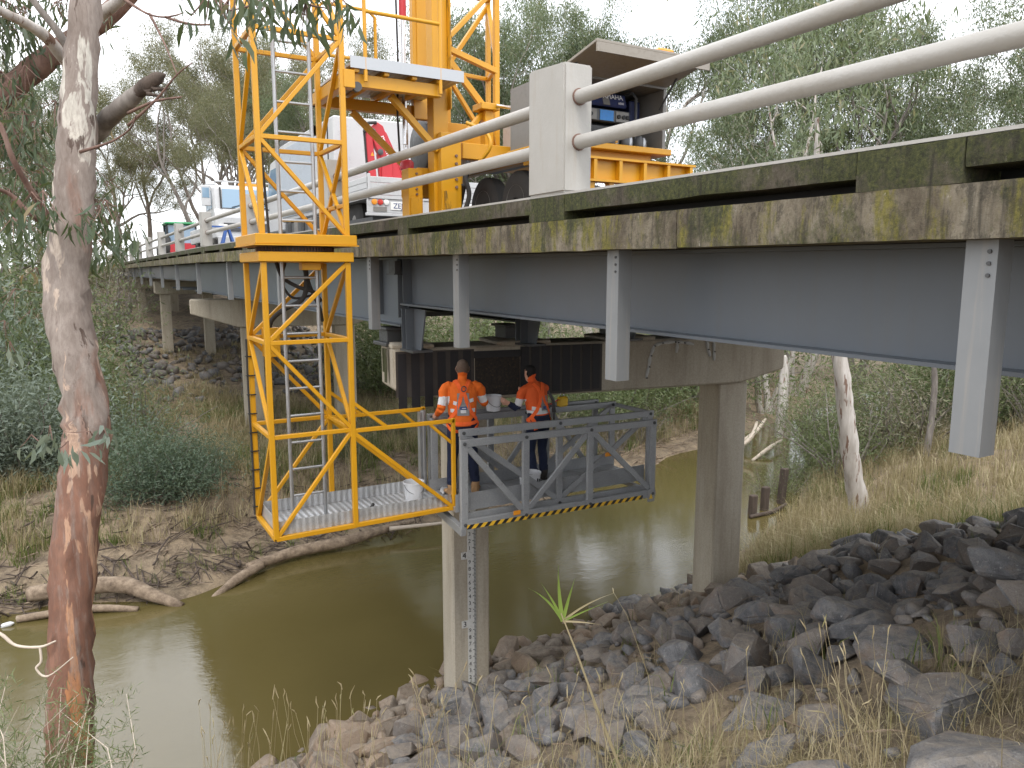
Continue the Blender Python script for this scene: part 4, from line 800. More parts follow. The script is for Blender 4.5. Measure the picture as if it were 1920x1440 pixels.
# second truck, cab towards us
t2 = empty('cab_truck', (4.9, 26.5, .58), 'white truck facing us with flat windscreen and roof rack beyond the crane truck', 'truck')
body = MB().prism([(25.0, 1.0), (25.0, 1.72), (25.25, 1.95), (25.45, 2.62), (25.7, 2.70), (27.0, 2.70), (27.0, 1.0)], 'x', 3.98, 6.05).build('cab', 'vehicle_white', t2, None, .06)
nrm2 = (25.22, 1.96)
ws = MB().add([(4.22, 25.205, 1.97), (5.83, 25.205, 1.97), (5.78, 25.405, 2.56), (4.27, 25.405, 2.56)], [(0, 1, 2, 3)]).build('windscreen', 'glass_pane', body)
for x, w in ((4.16, .05), (5.84, .05)): MB().beam((x + w / 2, 25.19, 1.95), (x + w / 2 + (.02 if x < 5 else -.02), 25.40, 2.6), .05, .03).build('pillar', 'ink_black', body)
for k in range(2): MB().beam((4.5 + .7 * k, 25.18, 1.99), (4.95 + .7 * k, 25.25, 2.12), .02).build('wiper', 'ink_black', body)
MB().prism([(25.6, 1.95), (25.6, 2.5), (26.6, 2.5), (26.6, 1.95)], 'x', 3.965, 3.975).build('side_window', 'glass_pane', body)
MB().box(4.2, 5.85, 24.95, 24.99, 1.25, 1.5).build('grille', 'dark_steel', body, None, .01); MB().box(4.0, 6.05, 24.80, 24.99, .80, 1.08).build('bumper', 'vehicle_white', t2, None, .02)
for x in (4.05, 5.72): MB().box(x, x + .26, 24.93, 24.99, 1.27, 1.45).build('headlight', 'plate_white', body, None, .02)
MB().box(3.62, 3.90, 25.2, 25.26, 2.0, 2.62).build('mirror', 'vehicle_white', t2, None, .02); MB().box(3.66, 3.86, 25.19, 25.199, 2.25, 2.55).build('mirror_glass', 'glass_pane', t2); MB().tube([(3.76, 25.23, 2.64), (4.05, 25.4, 2.68)], .02, 8).build('mirror_arm', 'vehicle_white', t2, 60)
MB().tube([(4.1, 25.7, 2.70), (4.1, 25.6, 2.80), (5.9, 25.6, 2.80), (5.9, 25.7, 2.70)], .025, 8).build('roof_rack', 'vehicle_white', t2, 60); MB().box(4.9, 5.7, 25.9, 26.2, 2.705, 2.83).build('light_bar', 'amber', t2, None, .02)
MB().box(4.0, 6.1, 27.05, 31, 1.0, 1.5).build('tray', 'vehicle_white', t2, None, .02)
for x in (4.02, 5.76):
    for y in (25.9, 29.6): wheel(t2, x, y, .58 + .42)
# trestle of blue bars in front of it
tt = empty('trestle', (4.05, 23.6, .58), 'blue folding trestle standing on the deck by the white truck', 'trestle')
for a, b in (((3.85, 23.5, .58), (4.05, 23.6, 1.32)), ((4.28, 23.5, .58), (4.08, 23.6, 1.32)), ((3.85, 23.9, .58), (4.05, 23.7, 1.32)), ((4.28, 23.9, .58), (4.08, 23.7, 1.32)), ((3.6, 23.6, 1.30), (4.5, 23.6, 1.30))): MB().beam(a, b, .05).build('leg', 'blue_bars', tt)
# green vehicle at the far end
t3 = empty('green_tractor', (4.9, 42, .58), 'green roofed tractor parked on the deck beyond the white trucks', 'tractor')
MB().box(4.15, 5.65, 40.8, 42.4, 2.28, 2.42).build('roof', 'green_paint', t3, None, .06)
for x in (4.2, 5.52):
    for y in (40.9, 42.2): MB().box(x, x + .08, y, y + .08, 1.3, 2.28).build('pillar', 'ink_black', t3)
MB().box(4.28, 5.52, 40.98, 42.2, 1.4, 2.27).build('cab_glass', 'glass_pane', t3); MB().box(4.3, 5.5, 42.3, 44.3, 1.1, 1.75).build('bonnet', 'green_paint', t3, None, .08); MB().box(4.3, 5.5, 40.7, 42.3, .95, 1.4).build('chassis', 'crane_red', t3)
for x in (3.95, 5.4): wheel(t3, x, 41.3, .58 + .62, .62, .42); wheel(t3, x + .05, 43.9, .58 + .4, .4, .3)
# ------------------------------------------------------------------ the two workers
def loft(parts, name, pts, rads, n=16):
    """closed tube of ellipses (half width along the body's right, half depth along its front)"""
    parts.append((name, [Vector(p) for p in pts], rads))
def make_person(name, label, base, phi, scale, J, skins, strap_spec):
    f = Vector((math.sin(phi), math.cos(phi), 0)); r = Vector((math.cos(phi), -math.sin(phi), 0)); up = Vector((0, 0, 1)); B = Vector(base)
    W = lambda p: B + (r * p[0] + f * p[1] + up * p[2]) * scale
    mb = MB(); segs = []
    def tube(part, pts, rad):
        P = [W(p) for p in pts]; k = len(P); n = 18; vs = []; fs = []
        for i, p in enumerate(P):
            t = (P[min(i + 1, k - 1)] - P[max(i - 1, 0)]).normalized(); ra, rb = rad[i] if hasattr(rad[i], '__len__') else (rad[i], rad[i])
            e1 = (r - t * r.dot(t)); e1 = e1.normalized() if e1.length > .2 else (f - t * f.dot(t)).normalized(); e2 = t.cross(e1)
            for j in range(n):
                a = 2 * math.pi * j / n; vs.append(p + (e1 * math.cos(a) * ra + e2 * math.sin(a) * rb) * scale)
        for i in range(k - 1):
            for j in range(n): fs.append((i * n + j, i * n + (j + 1) % n, (i + 1) * n + (j + 1) % n, (i + 1) * n + j))
        fs += [tuple(range(n)), tuple((k - 1) * n + j for j in range(n))]; mb.add(vs, fs)
        for i in range(k - 1):
            q0 = rad[i] if hasattr(rad[i], '__len__') else (rad[i], rad[i]); segs.append((part, P[i], P[i + 1], min(q0) * scale, i / (k - 1), (i + 1) / (k - 1)))
    L = J['lean']
    tube('torso', [(0, 0, .84), (0, .0, .92), (0, L * .15, 1.02), (0, L * .45, 1.16), (0, L * .75, 1.29), (0, L * .95, 1.38), (0, L, 1.435), (0, L * 1.02, 1.465)],
         [(.160, .115), (.182, .130), (.176, .126), (.184, .130), (.198, .132), (.200, .118), (.140, .090), (.064, .062)])
    hd = J['head']
    tube('neck', [(0, L, 1.42), (hd[0] * .6, L + hd[1] * .6, 1.48), (hd[0], L + hd[1], 1.54)], [.062, .057, .058])
    c = (hd[0], L + hd[1], hd[2])
    tube('head', [(c[0], c[1], c[2] - .115), (c[0], c[1] + .012, c[2] - .095), (c[0], c[1] + .012, c[2] - .05), (c[0], c[1], c[2]), (c[0], c[1] - .006, c[2] + .045), (c[0], c[1] - .008, c[2] + .085), (c[0], c[1] - .008, c[2] + .110), (c[0], c[1] - .008, c[2] + .122)],
         [(.035, .045), (.052, .068), (.066, .088), (.075, .097), (.076, .098), (.065, .085), (.042, .055), (.012, .018)])
    for sg in (-1, 1): tube('ear', [(c[0] + sg * .072, c[1] - .005, c[2] - .03), (c[0] + sg * .086, c[1] - .012, c[2] + .0), (c[0] + sg * .078, c[1] - .01, c[2] + .03)], [(.008, .014), (.010, .022), (.008, .014)])
    tube('nose', [(c[0], c[1] + .085, c[2] + .015), (c[0], c[1] + .112, c[2] - .025), (c[0], c[1] + .090, c[2] - .04)], [.008, .013, .012])
    for sd, A in (('l', J['arm_l']), ('r', J['arm_r'])):
        s_, e_, h_ = [Vector(q_) for q_ in A]; m1 = (s_ + e_) / 2; m2 = (e_ + h_) / 2
        tube('upper_arm_' + sd, [Vector((s_.x * .45, s_.y, s_.z + .005)), Vector((s_.x * .78, s_.y, s_.z + .008)), Vector((s_.x * 1.02, s_.y, s_.z - .02)), s_.lerp(e_, .25) + Vector((s_.x * .08, 0, 0)), m1, e_], [.050, .058, .062, .063, .059, .053]); tube('forearm_' + sd, [e_, e_ * .6 + h_ * .4, h_], [.052, .047, .034])
        d = (h_ - e_).normalized(); pe = h_ + d * .085; side = Vector(J['palm_' + sd]).normalized(); pn = d.cross(side)
        tube('hand_' + sd, [h_, h_ + d * .03, h_ + d * .075, pe], [.028, .036, .040, .034])
        for k, (o_, ln) in enumerate(((-.030, .062), (-.010, .074), (.011, .070), (.030, .054))):
            a = pe + side * o_ - d * .01; b_ = a + d * ln * .5 + pn * ln * .15; c_ = b_ + d * ln * .18 + pn * ln * .45; tube('hand_' + sd, [a, b_, c_], [.0115, .0105, .009])
        a = h_ + d * .03 + side * -.034; tube('hand_' + sd, [a, a + d * .035 + side * -.02 + pn * .012, a + d * .055 + side * -.012 + pn * .035], [.014, .0125, .010])
    for sd, A in (('l', J['leg_l']), ('r', J['leg_r'])):
        h_, k_, a_ = [Vector(q_) for q_ in A]
        tube('thigh_' + sd, [h_ + Vector((0, 0, .05)), h_ * .5 + k_ * .5, k_], [(.098, .105), .086, .066]); tube('shin_' + sd, [k_, k_ * .6 + a_ * .4 + Vector((0, -.014, 0)), a_ + Vector((0, 0, .05))], [.066, .068, .058])
        tube('boot_' + sd, [a_ + Vector((0, -.02, .14)), a_ + Vector((0, -.02, .05)), a_ + Vector((0, -.015, -.02)), a_ + Vector((0, -.015, -.078))], [.058, .058, .052, .050])
        ft = Vector(J['toe_' + sd]).normalized()
        tube('boot_' + sd, [a_ + Vector((0, 0, -.045)) - ft * .065, a_ + Vector((0, 0, -.035)), a_ + Vector((0, 0, -.045)) + ft * .10, a_ + Vector((0, 0, -.055)) + ft * .185], [(.040, .034), (.047, .045), (.050, .036), (.036, .026)])
    tmp = bpy.data.objects.new('tmp', mb.mesh('tmp')); COL.objects.link(tmp)
    rm = tmp.modifiers.new('r', 'REMESH'); rm.mode = 'VOXEL'; rm.voxel_size = .0085; sm = tmp.modifiers.new('s', 'SMOOTH'); sm.factor = .5; sm.iterations = 3
    me = bpy.data.meshes.new_from_object(tmp.evaluated_get(bpy.context.evaluated_depsgraph_get())); bpy.data.objects.remove(tmp)
    # colour each face by the limb it belongs to and where on it
    n = len(me.polygons); cen = np.empty(n * 3); me.polygons.foreach_get('center', cen); cen = cen.reshape(-1, 3)
    best = np.full(n, 1e9); part = np.zeros(n, int); tpar = np.zeros(n); names = []
    for nm, a, b, rad, t0, t1 in segs:
        if nm not in names: names.append(nm)
        a = np.array(a); b = np.array(b); ab = b - a; t = np.clip(((cen - a) @ ab) / (ab @ ab), 0, 1); dd = np.linalg.norm(cen - (a + t[:, None] * ab), axis=1) / rad
        k = dd < best; best[k] = dd[k]; part[k] = names.index(nm); tpar[k] = t0 + t[k] * (t1 - t0)
    loc = (cen - np.array(B)) / scale; lz = loc[:, 2]; lf = loc @ np.array(f); order = ['skin', 'hair', 'shirt', 'trousers', 'tape', 'boot', 'cuff']
    mi = np.zeros(n, np.int32)
    for i in range(n):
        nm = names[part[i]]; t = tpar[i]
        if nm == 'torso': v = 2 if lz[i] > J['hem'] else 3; v = 4 if (J['hem'] + .02 < lz[i] < J['hem'] + .07 and skins.get('belt_tape')) else v
        elif nm.startswith('upper_arm'): v = 4 if .78 < t < .94 else (2 if t <= .78 else skins['lower_sleeve'])
        elif nm.startswith('forearm'): v = skins['lower_sleeve'] if t < .9 else 0
        elif nm in ('neck',): v = 2 if lz[i] < 1.455 else 0
        elif nm == 'head': v = 1 if (lz[i] > hd[2] + .035 + .8 * max(lf[i] - (L + hd[1]) - .02, 0) or lf[i] < L + hd[1] - .02 and lz[i] > hd[2] - .075) else 0
        elif nm.startswith(('thigh', 'shin')): v = 3
        elif nm.startswith('boot'): v = 5 if lz[i] < .16 else 3
        else: v = 0
        mi[i] = v
    for k in order: me.materials.append(MAT[skins[k]])
    me.polygons.foreach_set('material_index', mi); me.shade_smooth()
    t = empty(name, base, label, 'person'); body = bpy.data.objects.new('body', me); COL.objects.link(body); body.parent = t; body.location = -Vector(base); WORLD[body.name] = Vector((0, 0, 0))
    bv = BVHTree.FromPolygons([v.co for v in me.vertices], [p.vertices for p in me.polygons])
    def strap(nm, pts, w, mat, parent=body, off=.008):
        P = [W(p) for p in pts]; out = []
        for a, b in zip(P[:-1], P[1:]):
            for q_ in np.linspace(0, 1, 8, endpoint=False): out.append(a.lerp(b, q_))
        out.append(P[-1]); vs = []; fs = []; ps = []
        for p in out:
            co, no, _, _ = bv.find_nearest(p); ps.append((co + no * off, no))
        for i, (p, no) in enumerate(ps):
            tdir = (ps[min(i + 1, len(ps) - 1)][0] - ps[max(i - 1, 0)][0]).normalized(); s_ = tdir.cross(no).normalized() * w / 2
            vs += [p - s_, p + s_, p + s_ - no * .006, p - s_ - no * .006]
        for i in range(len(ps) - 1):
            for j in range(4): fs.append((i * 4 + j, i * 4 + (j + 1) % 4, i * 4 + 4 + (j + 1) % 4, i * 4 + 4 + j))
        return MB().add(vs, fs).build(nm, mat, parent, 60)
    strap_spec(strap, W, t, body, bv)
    return t
NAVY = 'navy_cloth'
def straps1(strap, W, t, body, bv):
    strap('back_patch', [(0, -.16, 1.33), (0, -.16, 1.04)], .15, 'grey_patch', off=.006)
    strap('reflective_band', [(-.15, -.06, 1.10), (-.08, -.14, 1.10), (0, -.16, 1.095), (.08, -.14, 1.10), (.15, -.06, 1.10)], .045, 'reflective_tape', off=.007)
    strap('reflective_band', [(-.12, -.09, 1.20), (-.085, -.13, 1.19)], .045, 'reflective_tape', off=.007); strap('reflective_band', [(.085, -.13, 1.22), (.13, -.08, 1.23)], .045, 'reflective_tape', off=.007)
    for s_ in (-1, 1):
        strap('harness_strap', [(s_ * .09, .02, 1.46), (s_ * .06, -.09, 1.43), (s_ * .01, -.14, 1.33), (s_ * .05, -.16, 1.22), (s_ * .10, -.14, 1.10), (s_ * .15, -.06, 1.0), (s_ * .17, .0, .93)], .046, 'harness_orange', off=.014)
        strap('leg_loop', [(s_ * .17, .0, .93), (s_ * .16, -.10, .86), (s_ * .08, -.14, .83), (s_ * .02, -.10, .80)], .042, 'harness_orange', off=.013)
    strap('waist_strap', [(-.17, -.02, .95), (-.10, -.12, .94), (0, -.15, .935), (.10, -.12, .94), (.17, -.02, .95)], .045, 'harness_orange', off=.012)
    p = W((0, -.155, 1.345)); MB().tube([p + Vector((.032 * math.cos(a), -.01, .032 * math.sin(a) + .035)) for a in np.linspace(0, 2 * math.pi, 16)], .007, 6).build('d_ring', 'dark_steel', t, 60)
    l = strap('name_patch', [(-.045, -.16, 1.135), (.0, -.165, 1.135), (.05, -.16, 1.135)], .038, 'ink_navy', off=.016)
    strap('patch_print', [(-.02, -.17, 1.135), (.04, -.165, 1.136)], .007, 'ink_white', l, off=.0185)
def straps2(strap, W, t, body, bv):
    strap('back_patch', [(0.04, -.16, 1.30), (0.04, -.16, 1.08)], .12, 'grey_patch', off=.006)
    strap('reflective_band', [(-.16, -.04, 1.11), (-.09, -.13, 1.10), (-.02, -.16, 1.09)], .048, 'reflective_tape', off=.008)
    for s_ in (-1, 1):
        strap('harness_strap', [(s_ * .09, .02, 1.46), (s_ * .06, -.09, 1.43), (s_ * .02, -.14, 1.33), (s_ * .06, -.15, 1.20), (s_ * .12, -.11, 1.08), (s_ * .165, -.04, .98), (s_ * .17, .02, .92)], .046, 'harness_orange', off=.014)
        strap('leg_loop', [(s_ * .17, .0, .93), (s_ * .16, -.10, .86), (s_ * .08, -.14, .83), (s_ * .02, -.10, .80)], .042, 'harness_orange', off=.013)
    strap('hanging_strap', [(-.165, -.05, .98), (-.15, -.10, .90), (-.13, -.10, .80)], .05, 'harness_orange', off=.02)
    l = strap('name_patch', [(0, -.16, 1.12), (.07, -.15, 1.12)], .036, 'ink_navy', off=.016)
    p = W((.05, -.15, 1.36)); q_ = W((.12, -.20, 1.05)); q2 = W((.13, -.19, .80))
    MB().tube([p, (p + q_) / 2 + Vector((.02, -.03, 0)), q_], [.018, .024, .026], 8).build('shock_lanyard', 'black_plastic', t, 60); MB().tube([q_, q2], .012, 8).build('lanyard_tail', 'black_plastic', t, 60)
    MB().tube([q2 + Vector((.03 * math.cos(a), 0, .04 * math.sin(a) - .04)) for a in np.linspace(0, 2 * math.pi, 14)], .007, 6).build('snap_hook', 'chrome', t, 60)
make_person('person', 'worker with short brown hair in orange shirt and harness, one hand on the yellow rail', (4.13, 8.40, -2.80), R(20), 1.0,
    dict(lean=.03, head=(.015, .03, 1.60), hem=.90, arm_l=((-.20, .02, 1.395), (-.27, -.05, 1.12), (-.31, .13, 1.015)), arm_r=((.20, .02, 1.395), (.30, .10, 1.15), (.22, .33, 1.22)),
         palm_l=(.3, 1, 0), palm_r=(0, .3, 1), leg_l=((-.095, 0, .88), (-.13, .01, .47), (-.15, -.05, .085)), leg_r=((.095, 0, .88), (.13, .04, .47), (.16, .05, .085)), toe_l=(-.35, 1, 0), toe_r=(.35, 1, 0)),
    dict(skin='skin', hair='hair_brown', shirt='hi_vis_orange', trousers=NAVY, tape='reflective_tape', boot='boot_tan', cuff=NAVY, lower_sleeve=2), straps1)
make_person('person', 'dark haired worker with navy sleeves and dark boots holding a bucket out to one side', (5.27, 8.42, -2.80), R(-8), .925,
    dict(lean=.10, head=(-.025, .06, 1.58), hem=1.0, arm_l=((-.20, .10, 1.37), (-.30, .13, 1.10), (-.44, .17, 1.19)), arm_r=((.20, .10, 1.37), (.25, .28, 1.15), (.12, .45, 1.25)),
         palm_l=(0, .2, 1), palm_r=(0, .3, 1), leg_l=((-.095, 0, .88), (-.11, .05, .47), (-.12, -.03, .085)), leg_r=((.095, 0, .88), (.12, .06, .47), (.13, .04, .085)), toe_l=(-.3, 1, 0), toe_r=(.3, 1, 0)),
    dict(skin='skin', hair='hair_black', shirt='hi_vis_dark_orange', trousers=NAVY, tape='reflective_tape', boot='boot_dark', cuff=NAVY, lower_sleeve=3, belt_tape=True), straps2)
bucket((4.69, 8.61, -1.80), 'white paint bucket held up by the dark haired worker', .105, .20)
# ------------------------------------------------------------------ riprap
def rock_mesh(seed, flat, detail=True):
    r = np.random.default_rng(seed); p = r.normal(size=(15, 3)); p /= np.linalg.norm(p, axis=1)[:, None]; p *= r.uniform(.75, 1.0, (15, 1)); p *= np.array([1.0, r.uniform(.6, .85), flat])
    bm = bmesh.new()
    for q_ in p: bm.verts.new(q_)
    h = bmesh.ops.convex_hull(bm, input=bm.verts); bmesh.ops.delete(bm, geom=[v for v in bm.verts if not v.link_faces], context='VERTS')
    bmesh.ops.dissolve_limit(bm, angle_limit=R(16), verts=bm.verts, edges=bm.edges)
    if detail: bmesh.ops.bevel(bm, geom=list(bm.edges), offset=.06, segments=1, affect='EDGES', clamp_overlap=True)
    bmesh.ops.triangulate(bm, faces=bm.faces)
    if detail: bmesh.ops.subdivide_edges(bm, edges=list(bm.edges), cuts=1, fractal=.22, seed=seed, use_grid_fill=True); bmesh.ops.triangulate(bm, faces=bm.faces)
    bmesh.ops.recalc_face_normals(bm, faces=bm.faces)
    me = bpy.data.meshes.new('rock'); bm.to_mesh(me); bm.free(); return me
def rock_arrays(me):
    v = np.empty(len(me.vertices) * 3); me.vertices.foreach_get('co', v); f = np.empty(len(me.polygons) * 3, int); me.polygons.foreach_get('vertices', f); return v.reshape(-1, 3), f.reshape(-1, 3)
RK = [rock_mesh(100 + i, .50 + .05 * (i % 5)) for i in range(16)]; RKW = [m.copy() for m in RK]
for m in RK: m.materials.append(MAT['basalt']); m.shade_smooth(); m.set_sharp_from_angle(angle=R(28))
for m in RKW: m.materials.append(MAT['basalt_warm']); m.shade_smooth(); m.set_sharp_from_angle(angle=R(28))
LOW = [rock_arrays(rock_mesh(200 + i, .5 + .05 * (i % 5), False)) for i in range(10)]
def rotm(rz, rx, ry):
    return np.array(Matrix.Rotation(rz, 3, 'Z') @ Matrix.Rotation(rx, 3, 'X') @ Matrix.Rotation(ry, 3, 'Y'))
riprap = bpy.data.objects['ground']
CF = np.array([math.sin(R(30)), math.cos(R(30))])
def scatter(n, xr, yr, test, smin, smax, seed, gap=.80, tries=60000, power=2.2):
    r = np.random.default_rng(seed); out = []; grid = {}
    for _ in range(tries):
        if len(out) >= n: break
        x, y = r.uniform(*xr), r.uniform(*yr)
        if not test(x, y): continue
        D = max(x * CF[0] + y * CF[1], 2.0); s_ = smin + (smax - smin) * r.random() ** power
        ok = True; k = (int(x / .6), int(y / .6))
        for i in (-1, 0, 1):
            for j in (-1, 0, 1):
                for (a, b, c) in grid.get((k[0] + i, k[1] + j), ()):
                    if (a - x) ** 2 + (b - y) ** 2 < (gap * (c + s_)) ** 2: ok = False; break
                if not ok: break
            if not ok: break
        if ok: out.append((x, y, s_)); grid.setdefault(k, []).append((x, y, s_))
    return out
def near_test(x, y):
    d = np.interp(x, NX, NY) - y; lim = 11.9 + .5 * math.sin(y * 2.1); lo = 2.6 - .24 * (y - 4)
    if x > lim or d < -.35 or x < max(lo, .8): return False
    D = x * CF[0] + y * CF[1]; lat = (x * CF[1] - y * CF[0]) / max(D, .1)
    if D < 3.35 or lat > .85 or lat < -.36: return False
    if D < 5.6 and lat < .08 and vnoise(x, y, 1.1, 21) < .05: return False
    for px_, py_ in ((4.87, 9.82), (9.40, 9.15)):
        if abs(x - px_) < .42 and abs(y - py_) < .42: return False
    return True
spots = scatter(420, (.8, 13), (1.2, 12.5), near_test, .22, .40, 11, .62, 9000, 1.8)
spots += [t for t in scatter(1900, (.8, 13), (1.2, 12.5), near_test, .11, .24, 13, .60) if all((t[0] - a) ** 2 + (t[1] - b) ** 2 > (.55 * (t[2] + c)) ** 2 for a, b, c in spots)]
spots += [(x, y, s_) for x, y, s_ in scatter(900, (.8, 13), (1.2, 12.5), near_test, .05, .10, 12, .55)]
big = [(3.55, 1.72, .50), (4.05, 2.15, .46), (3.0, 2.05, .36), (4.35, 2.55, .40), (2.72, 2.62, .30), (3.3, 2.75, .32), (4.9, 3.0, .36), (3.9, 3.4, .33), (2.55, 3.3, .28)]
spots = [(x, y, s_) for x, y, s_ in spots if all((x - a) ** 2 + (y - b) ** 2 > (.75 * (s_ + c)) ** 2 for a, b, c in big)]
def px_size(t): return t[2] / max(t[0] * CF[0] + t[1] * CF[1], 1)
spots.sort(key=px_size, reverse=True)
def warm(x, y):      # bleached brown stone by the water, dark basalt up the bank
    d = np.interp(x, NX, NY) - y; return vnoise(x, y, .7, 31) + .5 - .17 * d > .10
R5 = np.random.default_rng(77)
for i, (x, y, s_) in enumerate(spots[:290]):
    me = (RKW if warm(x, y) else RK)[i % 16]; o = bpy.data.objects.new('rock', me); COL.objects.link(o); o.parent = riprap; o.location = (x, y, gz(x, y) + s_ * .22)
    o.rotation_euler = (R5.normal() * .35 - .35, R5.normal() * .35, R5.uniform(0, 6.28)); o.scale = (s_ * R5.uniform(.95, 1.35), s_ * R5.uniform(.85, 1.15), s_ * R5.uniform(.8, 1.25))
for i, (x, y, s_) in enumerate(big):
    me = RK[(i * 5 + 2) % 16]; o = bpy.data.objects.new('boulder', me); COL.objects.link(o); o.location = (x, y, gz(x, y) + s_ * .12); o.rotation_euler = (-.35 + .15 * math.sin(i * 2), .2 * math.cos(i), i * 1.3); o.scale = (s_ * 1.25, s_, s_ * .78)
    if i == 0: tag(o, 'largest flat grey boulder with pale specks at the head of the rock slope', 'boulder')
    else: tag(o, 'large dark basalt boulder bedded in the dry grass at the head of the rock slope', 'boulder', 'boulders at the head of the rock slope')
lat = MB(); o = link('ironstone_block', rock_mesh(333, .62), 'laterite', None, 30, (2.45, 2.18, gz(2.45, 2.18) + .10)); o.scale = (.27, .2, .2); o.rotation_euler = (-.2, .1, .5); tag(o, 'rust red knobbly ironstone block lying in dry grass below the dark boulders', 'rock')
def rock_stuff(name, pts, mat, seed, sink=.2):
    r = np.random.default_rng(seed); V = []; F = []; b = 0
    for (x, y, s_) in pts:
        v, f = LOW[r.integers(10)]; w = (v * (s_ * np.array([1.15, 1.0, .95]))) @ rotm(r.uniform(0, 6.28), r.normal() * .4 - .3, r.normal() * .4).T + np.array([x, y, gz(x, y) + s_ * sink]); V.append(w); F.append(f + b); b += len(v)
    o = link(name, np_mesh(name, np.concatenate(V), np.concatenate(F)), mat, riprap); tag(o, kind='stuff'); return o
rest = spots[290:]; wr = [t for t in rest if warm(t[0], t[1])]; dr = [t for t in rest if not warm(t[0], t[1])]
rock_stuff('small_rocks', dr, 'basalt', 1); rock_stuff('small_warm_rocks', wr, 'basalt_warm', 2)
# riprap below the far piers
far = scatter(420, (2.0, 13), (34, 52), lambda x, y: True, .22, .52, 14, .66)
rock_stuff('far_rocks', far, 'basalt', 3, .3)
# fines between the stones: hide nothing, just a low wedge of clay
# ------------------------------------------------------------------ trees, shrubs, grass
def leaf_quads(cen, axis, length, width, rs, fold=0.):
    """rhombic leaves: centre of base, growth axis, size"""
    n = len(cen); ax = axis / np.linalg.norm(axis, axis=1)[:, None]; rv = rs.normal(size=(n, 3)); sd = np.cross(ax, rv); sd /= np.linalg.norm(sd, axis=1)[:, None] + 1e-9
    L = length[:, None]; Wd = width[:, None] * .5
    return np.stack([cen, cen + ax * L * .42 + sd * Wd, cen + ax * L, cen + ax * L * .42 - sd * Wd], 1).reshape(-1, 3)
def quads(n): return np.arange(n * 4).reshape(-1, 4)
def grow(rs, p, d, L, r0, lev, maxlev, tubes, tips, up=.25, wig=.22, kids=(3, 5), ratio=.62):
    k = 6; pts = [p.copy()]; rad = [r0]; dd = d / np.linalg.norm(d)
    for i in range(k):
        dd = dd + rs.normal(size=3) * wig * (.5 if lev == 0 else 1) + np.array([0, 0, up * (.25 if lev == 0 else .6)]); dd /= np.linalg.norm(dd)
        pts.append(pts[-1] + dd * L / k); rad.append(r0 * (1 - .62 * (i + 1) / k) if lev < maxlev else r0 * (1 - .8 * (i + 1) / k))
    tubes.append((pts, rad, lev))
    if lev >= maxlev:
        tips.append((pts[-1], dd)); tips.append((pts[-3], dd)); return
    n = rs.integers(kids[0], kids[1] + 1)
    for i in range(n):
        t = rs.uniform(.45 if lev else .52, 1.0) * k; i0 = min(int(t), k - 1); q_ = pts[i0] + (pts[i0 + 1] - pts[i0]) * (t - i0)
        a = rs.uniform(0, 2 * math.pi); ort = np.cross(dd, [math.cos(a), math.sin(a), .3]); ort /= np.linalg.norm(ort) + 1e-9
        ang = rs.uniform(.5, 1.0); nd = dd * math.cos(ang) + ort * math.sin(ang); grow(rs, q_, nd, L * ratio * rs.uniform(.75, 1.2), rad[i0] * .62, lev + 1, maxlev, tubes, tips, up, wig, kids, ratio)
    grow(rs, pts[-1], dd, L * ratio, rad[-1], lev + 1, maxlev, tubes, tips, up, wig, kids, ratio)
def tree_meshes(seed, H, leaves, leaf_len, clump, up=.22, forks=1, r0=.28, kids=(3, 4), trunkfrac=.48, droop=1.0, width=.26):
    rs = np.random.default_rng(seed); tubes = []; tips = []
    for k in range(forks):
        a = rs.uniform(0, 6.28); lean = .10 if forks == 1 else .28
        grow(rs, np.array([.15 * math.cos(a), .15 * math.sin(a), -.3]), np.array([lean * math.cos(a), lean * math.sin(a), 1.]), H * trunkfrac, r0 if forks == 1 else r0 * .7, 0, 3, tubes, tips, up, .2, kids, .60)
    m = MB()
    for pts, rad, lev in tubes: m.tube(pts, rad, 8 if lev == 0 else 6 if lev == 1 else 4, False)
    trunk = bpy.data.meshes.new('trunk'); trunk.from_pydata(m.v, [], m.f); trunk.shade_smooth()
    per = max(6, leaves // len(tips)); C = []; A = []
    for p, d in tips:
        s_ = rs.uniform(.6, 1.25); n = int(per * s_ * rs.uniform(.5, 1.4)); g_ = rs.normal(size=(n, 3)); g_ /= np.linalg.norm(g_, axis=1)[:, None]; g_ *= (rs.random((n, 1)) ** .45) * np.array([clump, clump, clump * .85]) * s_; g_[:, 2] -= .25 * clump
        C.append(p + g_); ax = rs.normal(size=(n, 3)) * .62 + np.array([0, 0, -droop]); A.append(ax)
    C = np.concatenate(C); A = np.concatenate(A); n = len(C); ln = leaf_len * rs.uniform(.6, 1.3, n)
    crown = np_mesh('crown', leaf_quads(C, A, ln, ln * width, rs), quads(n)); return trunk, crown
def plant_tree(name, label, cat, group, loc, tm, bark, leafm, scale=1., rz=0., tilt=0.):
    t = empty(name, loc, label, cat, group); t.rotation_euler = (tilt, 0, rz); t.scale = (scale,) * 3
    for nm, me, mt in (('trunk', tm[0], bark), ('crown', tm[1], leafm)):
        key = me.name + mt
        if key not in SHARE: c = me.copy(); c.materials.clear(); c.materials.append(MAT[mt]); SHARE[key] = c
        o = bpy.data.objects.new(nm, SHARE[key]); COL.objects.link(o); o.parent = t
    return t
SHARE = {}
BIG = [tree_meshes(400 + i, 16, 62000, .125, .62, r0=.30, forks=(1, 2, 3, 2, 1)[i], up=.20, kids=((3, 4), (3, 4), (2, 3), (2, 4), (3, 5))[i]) for i in range(5)]
FARL = 'tall eucalyptus in the woodland beyond the far end of the bridge'; BEHL = 'tall eucalyptus rising behind the parapet rails beyond the bridge'; LEFL = 'eucalyptus on the far bank behind the nearest gum tree'
SEEN = {}
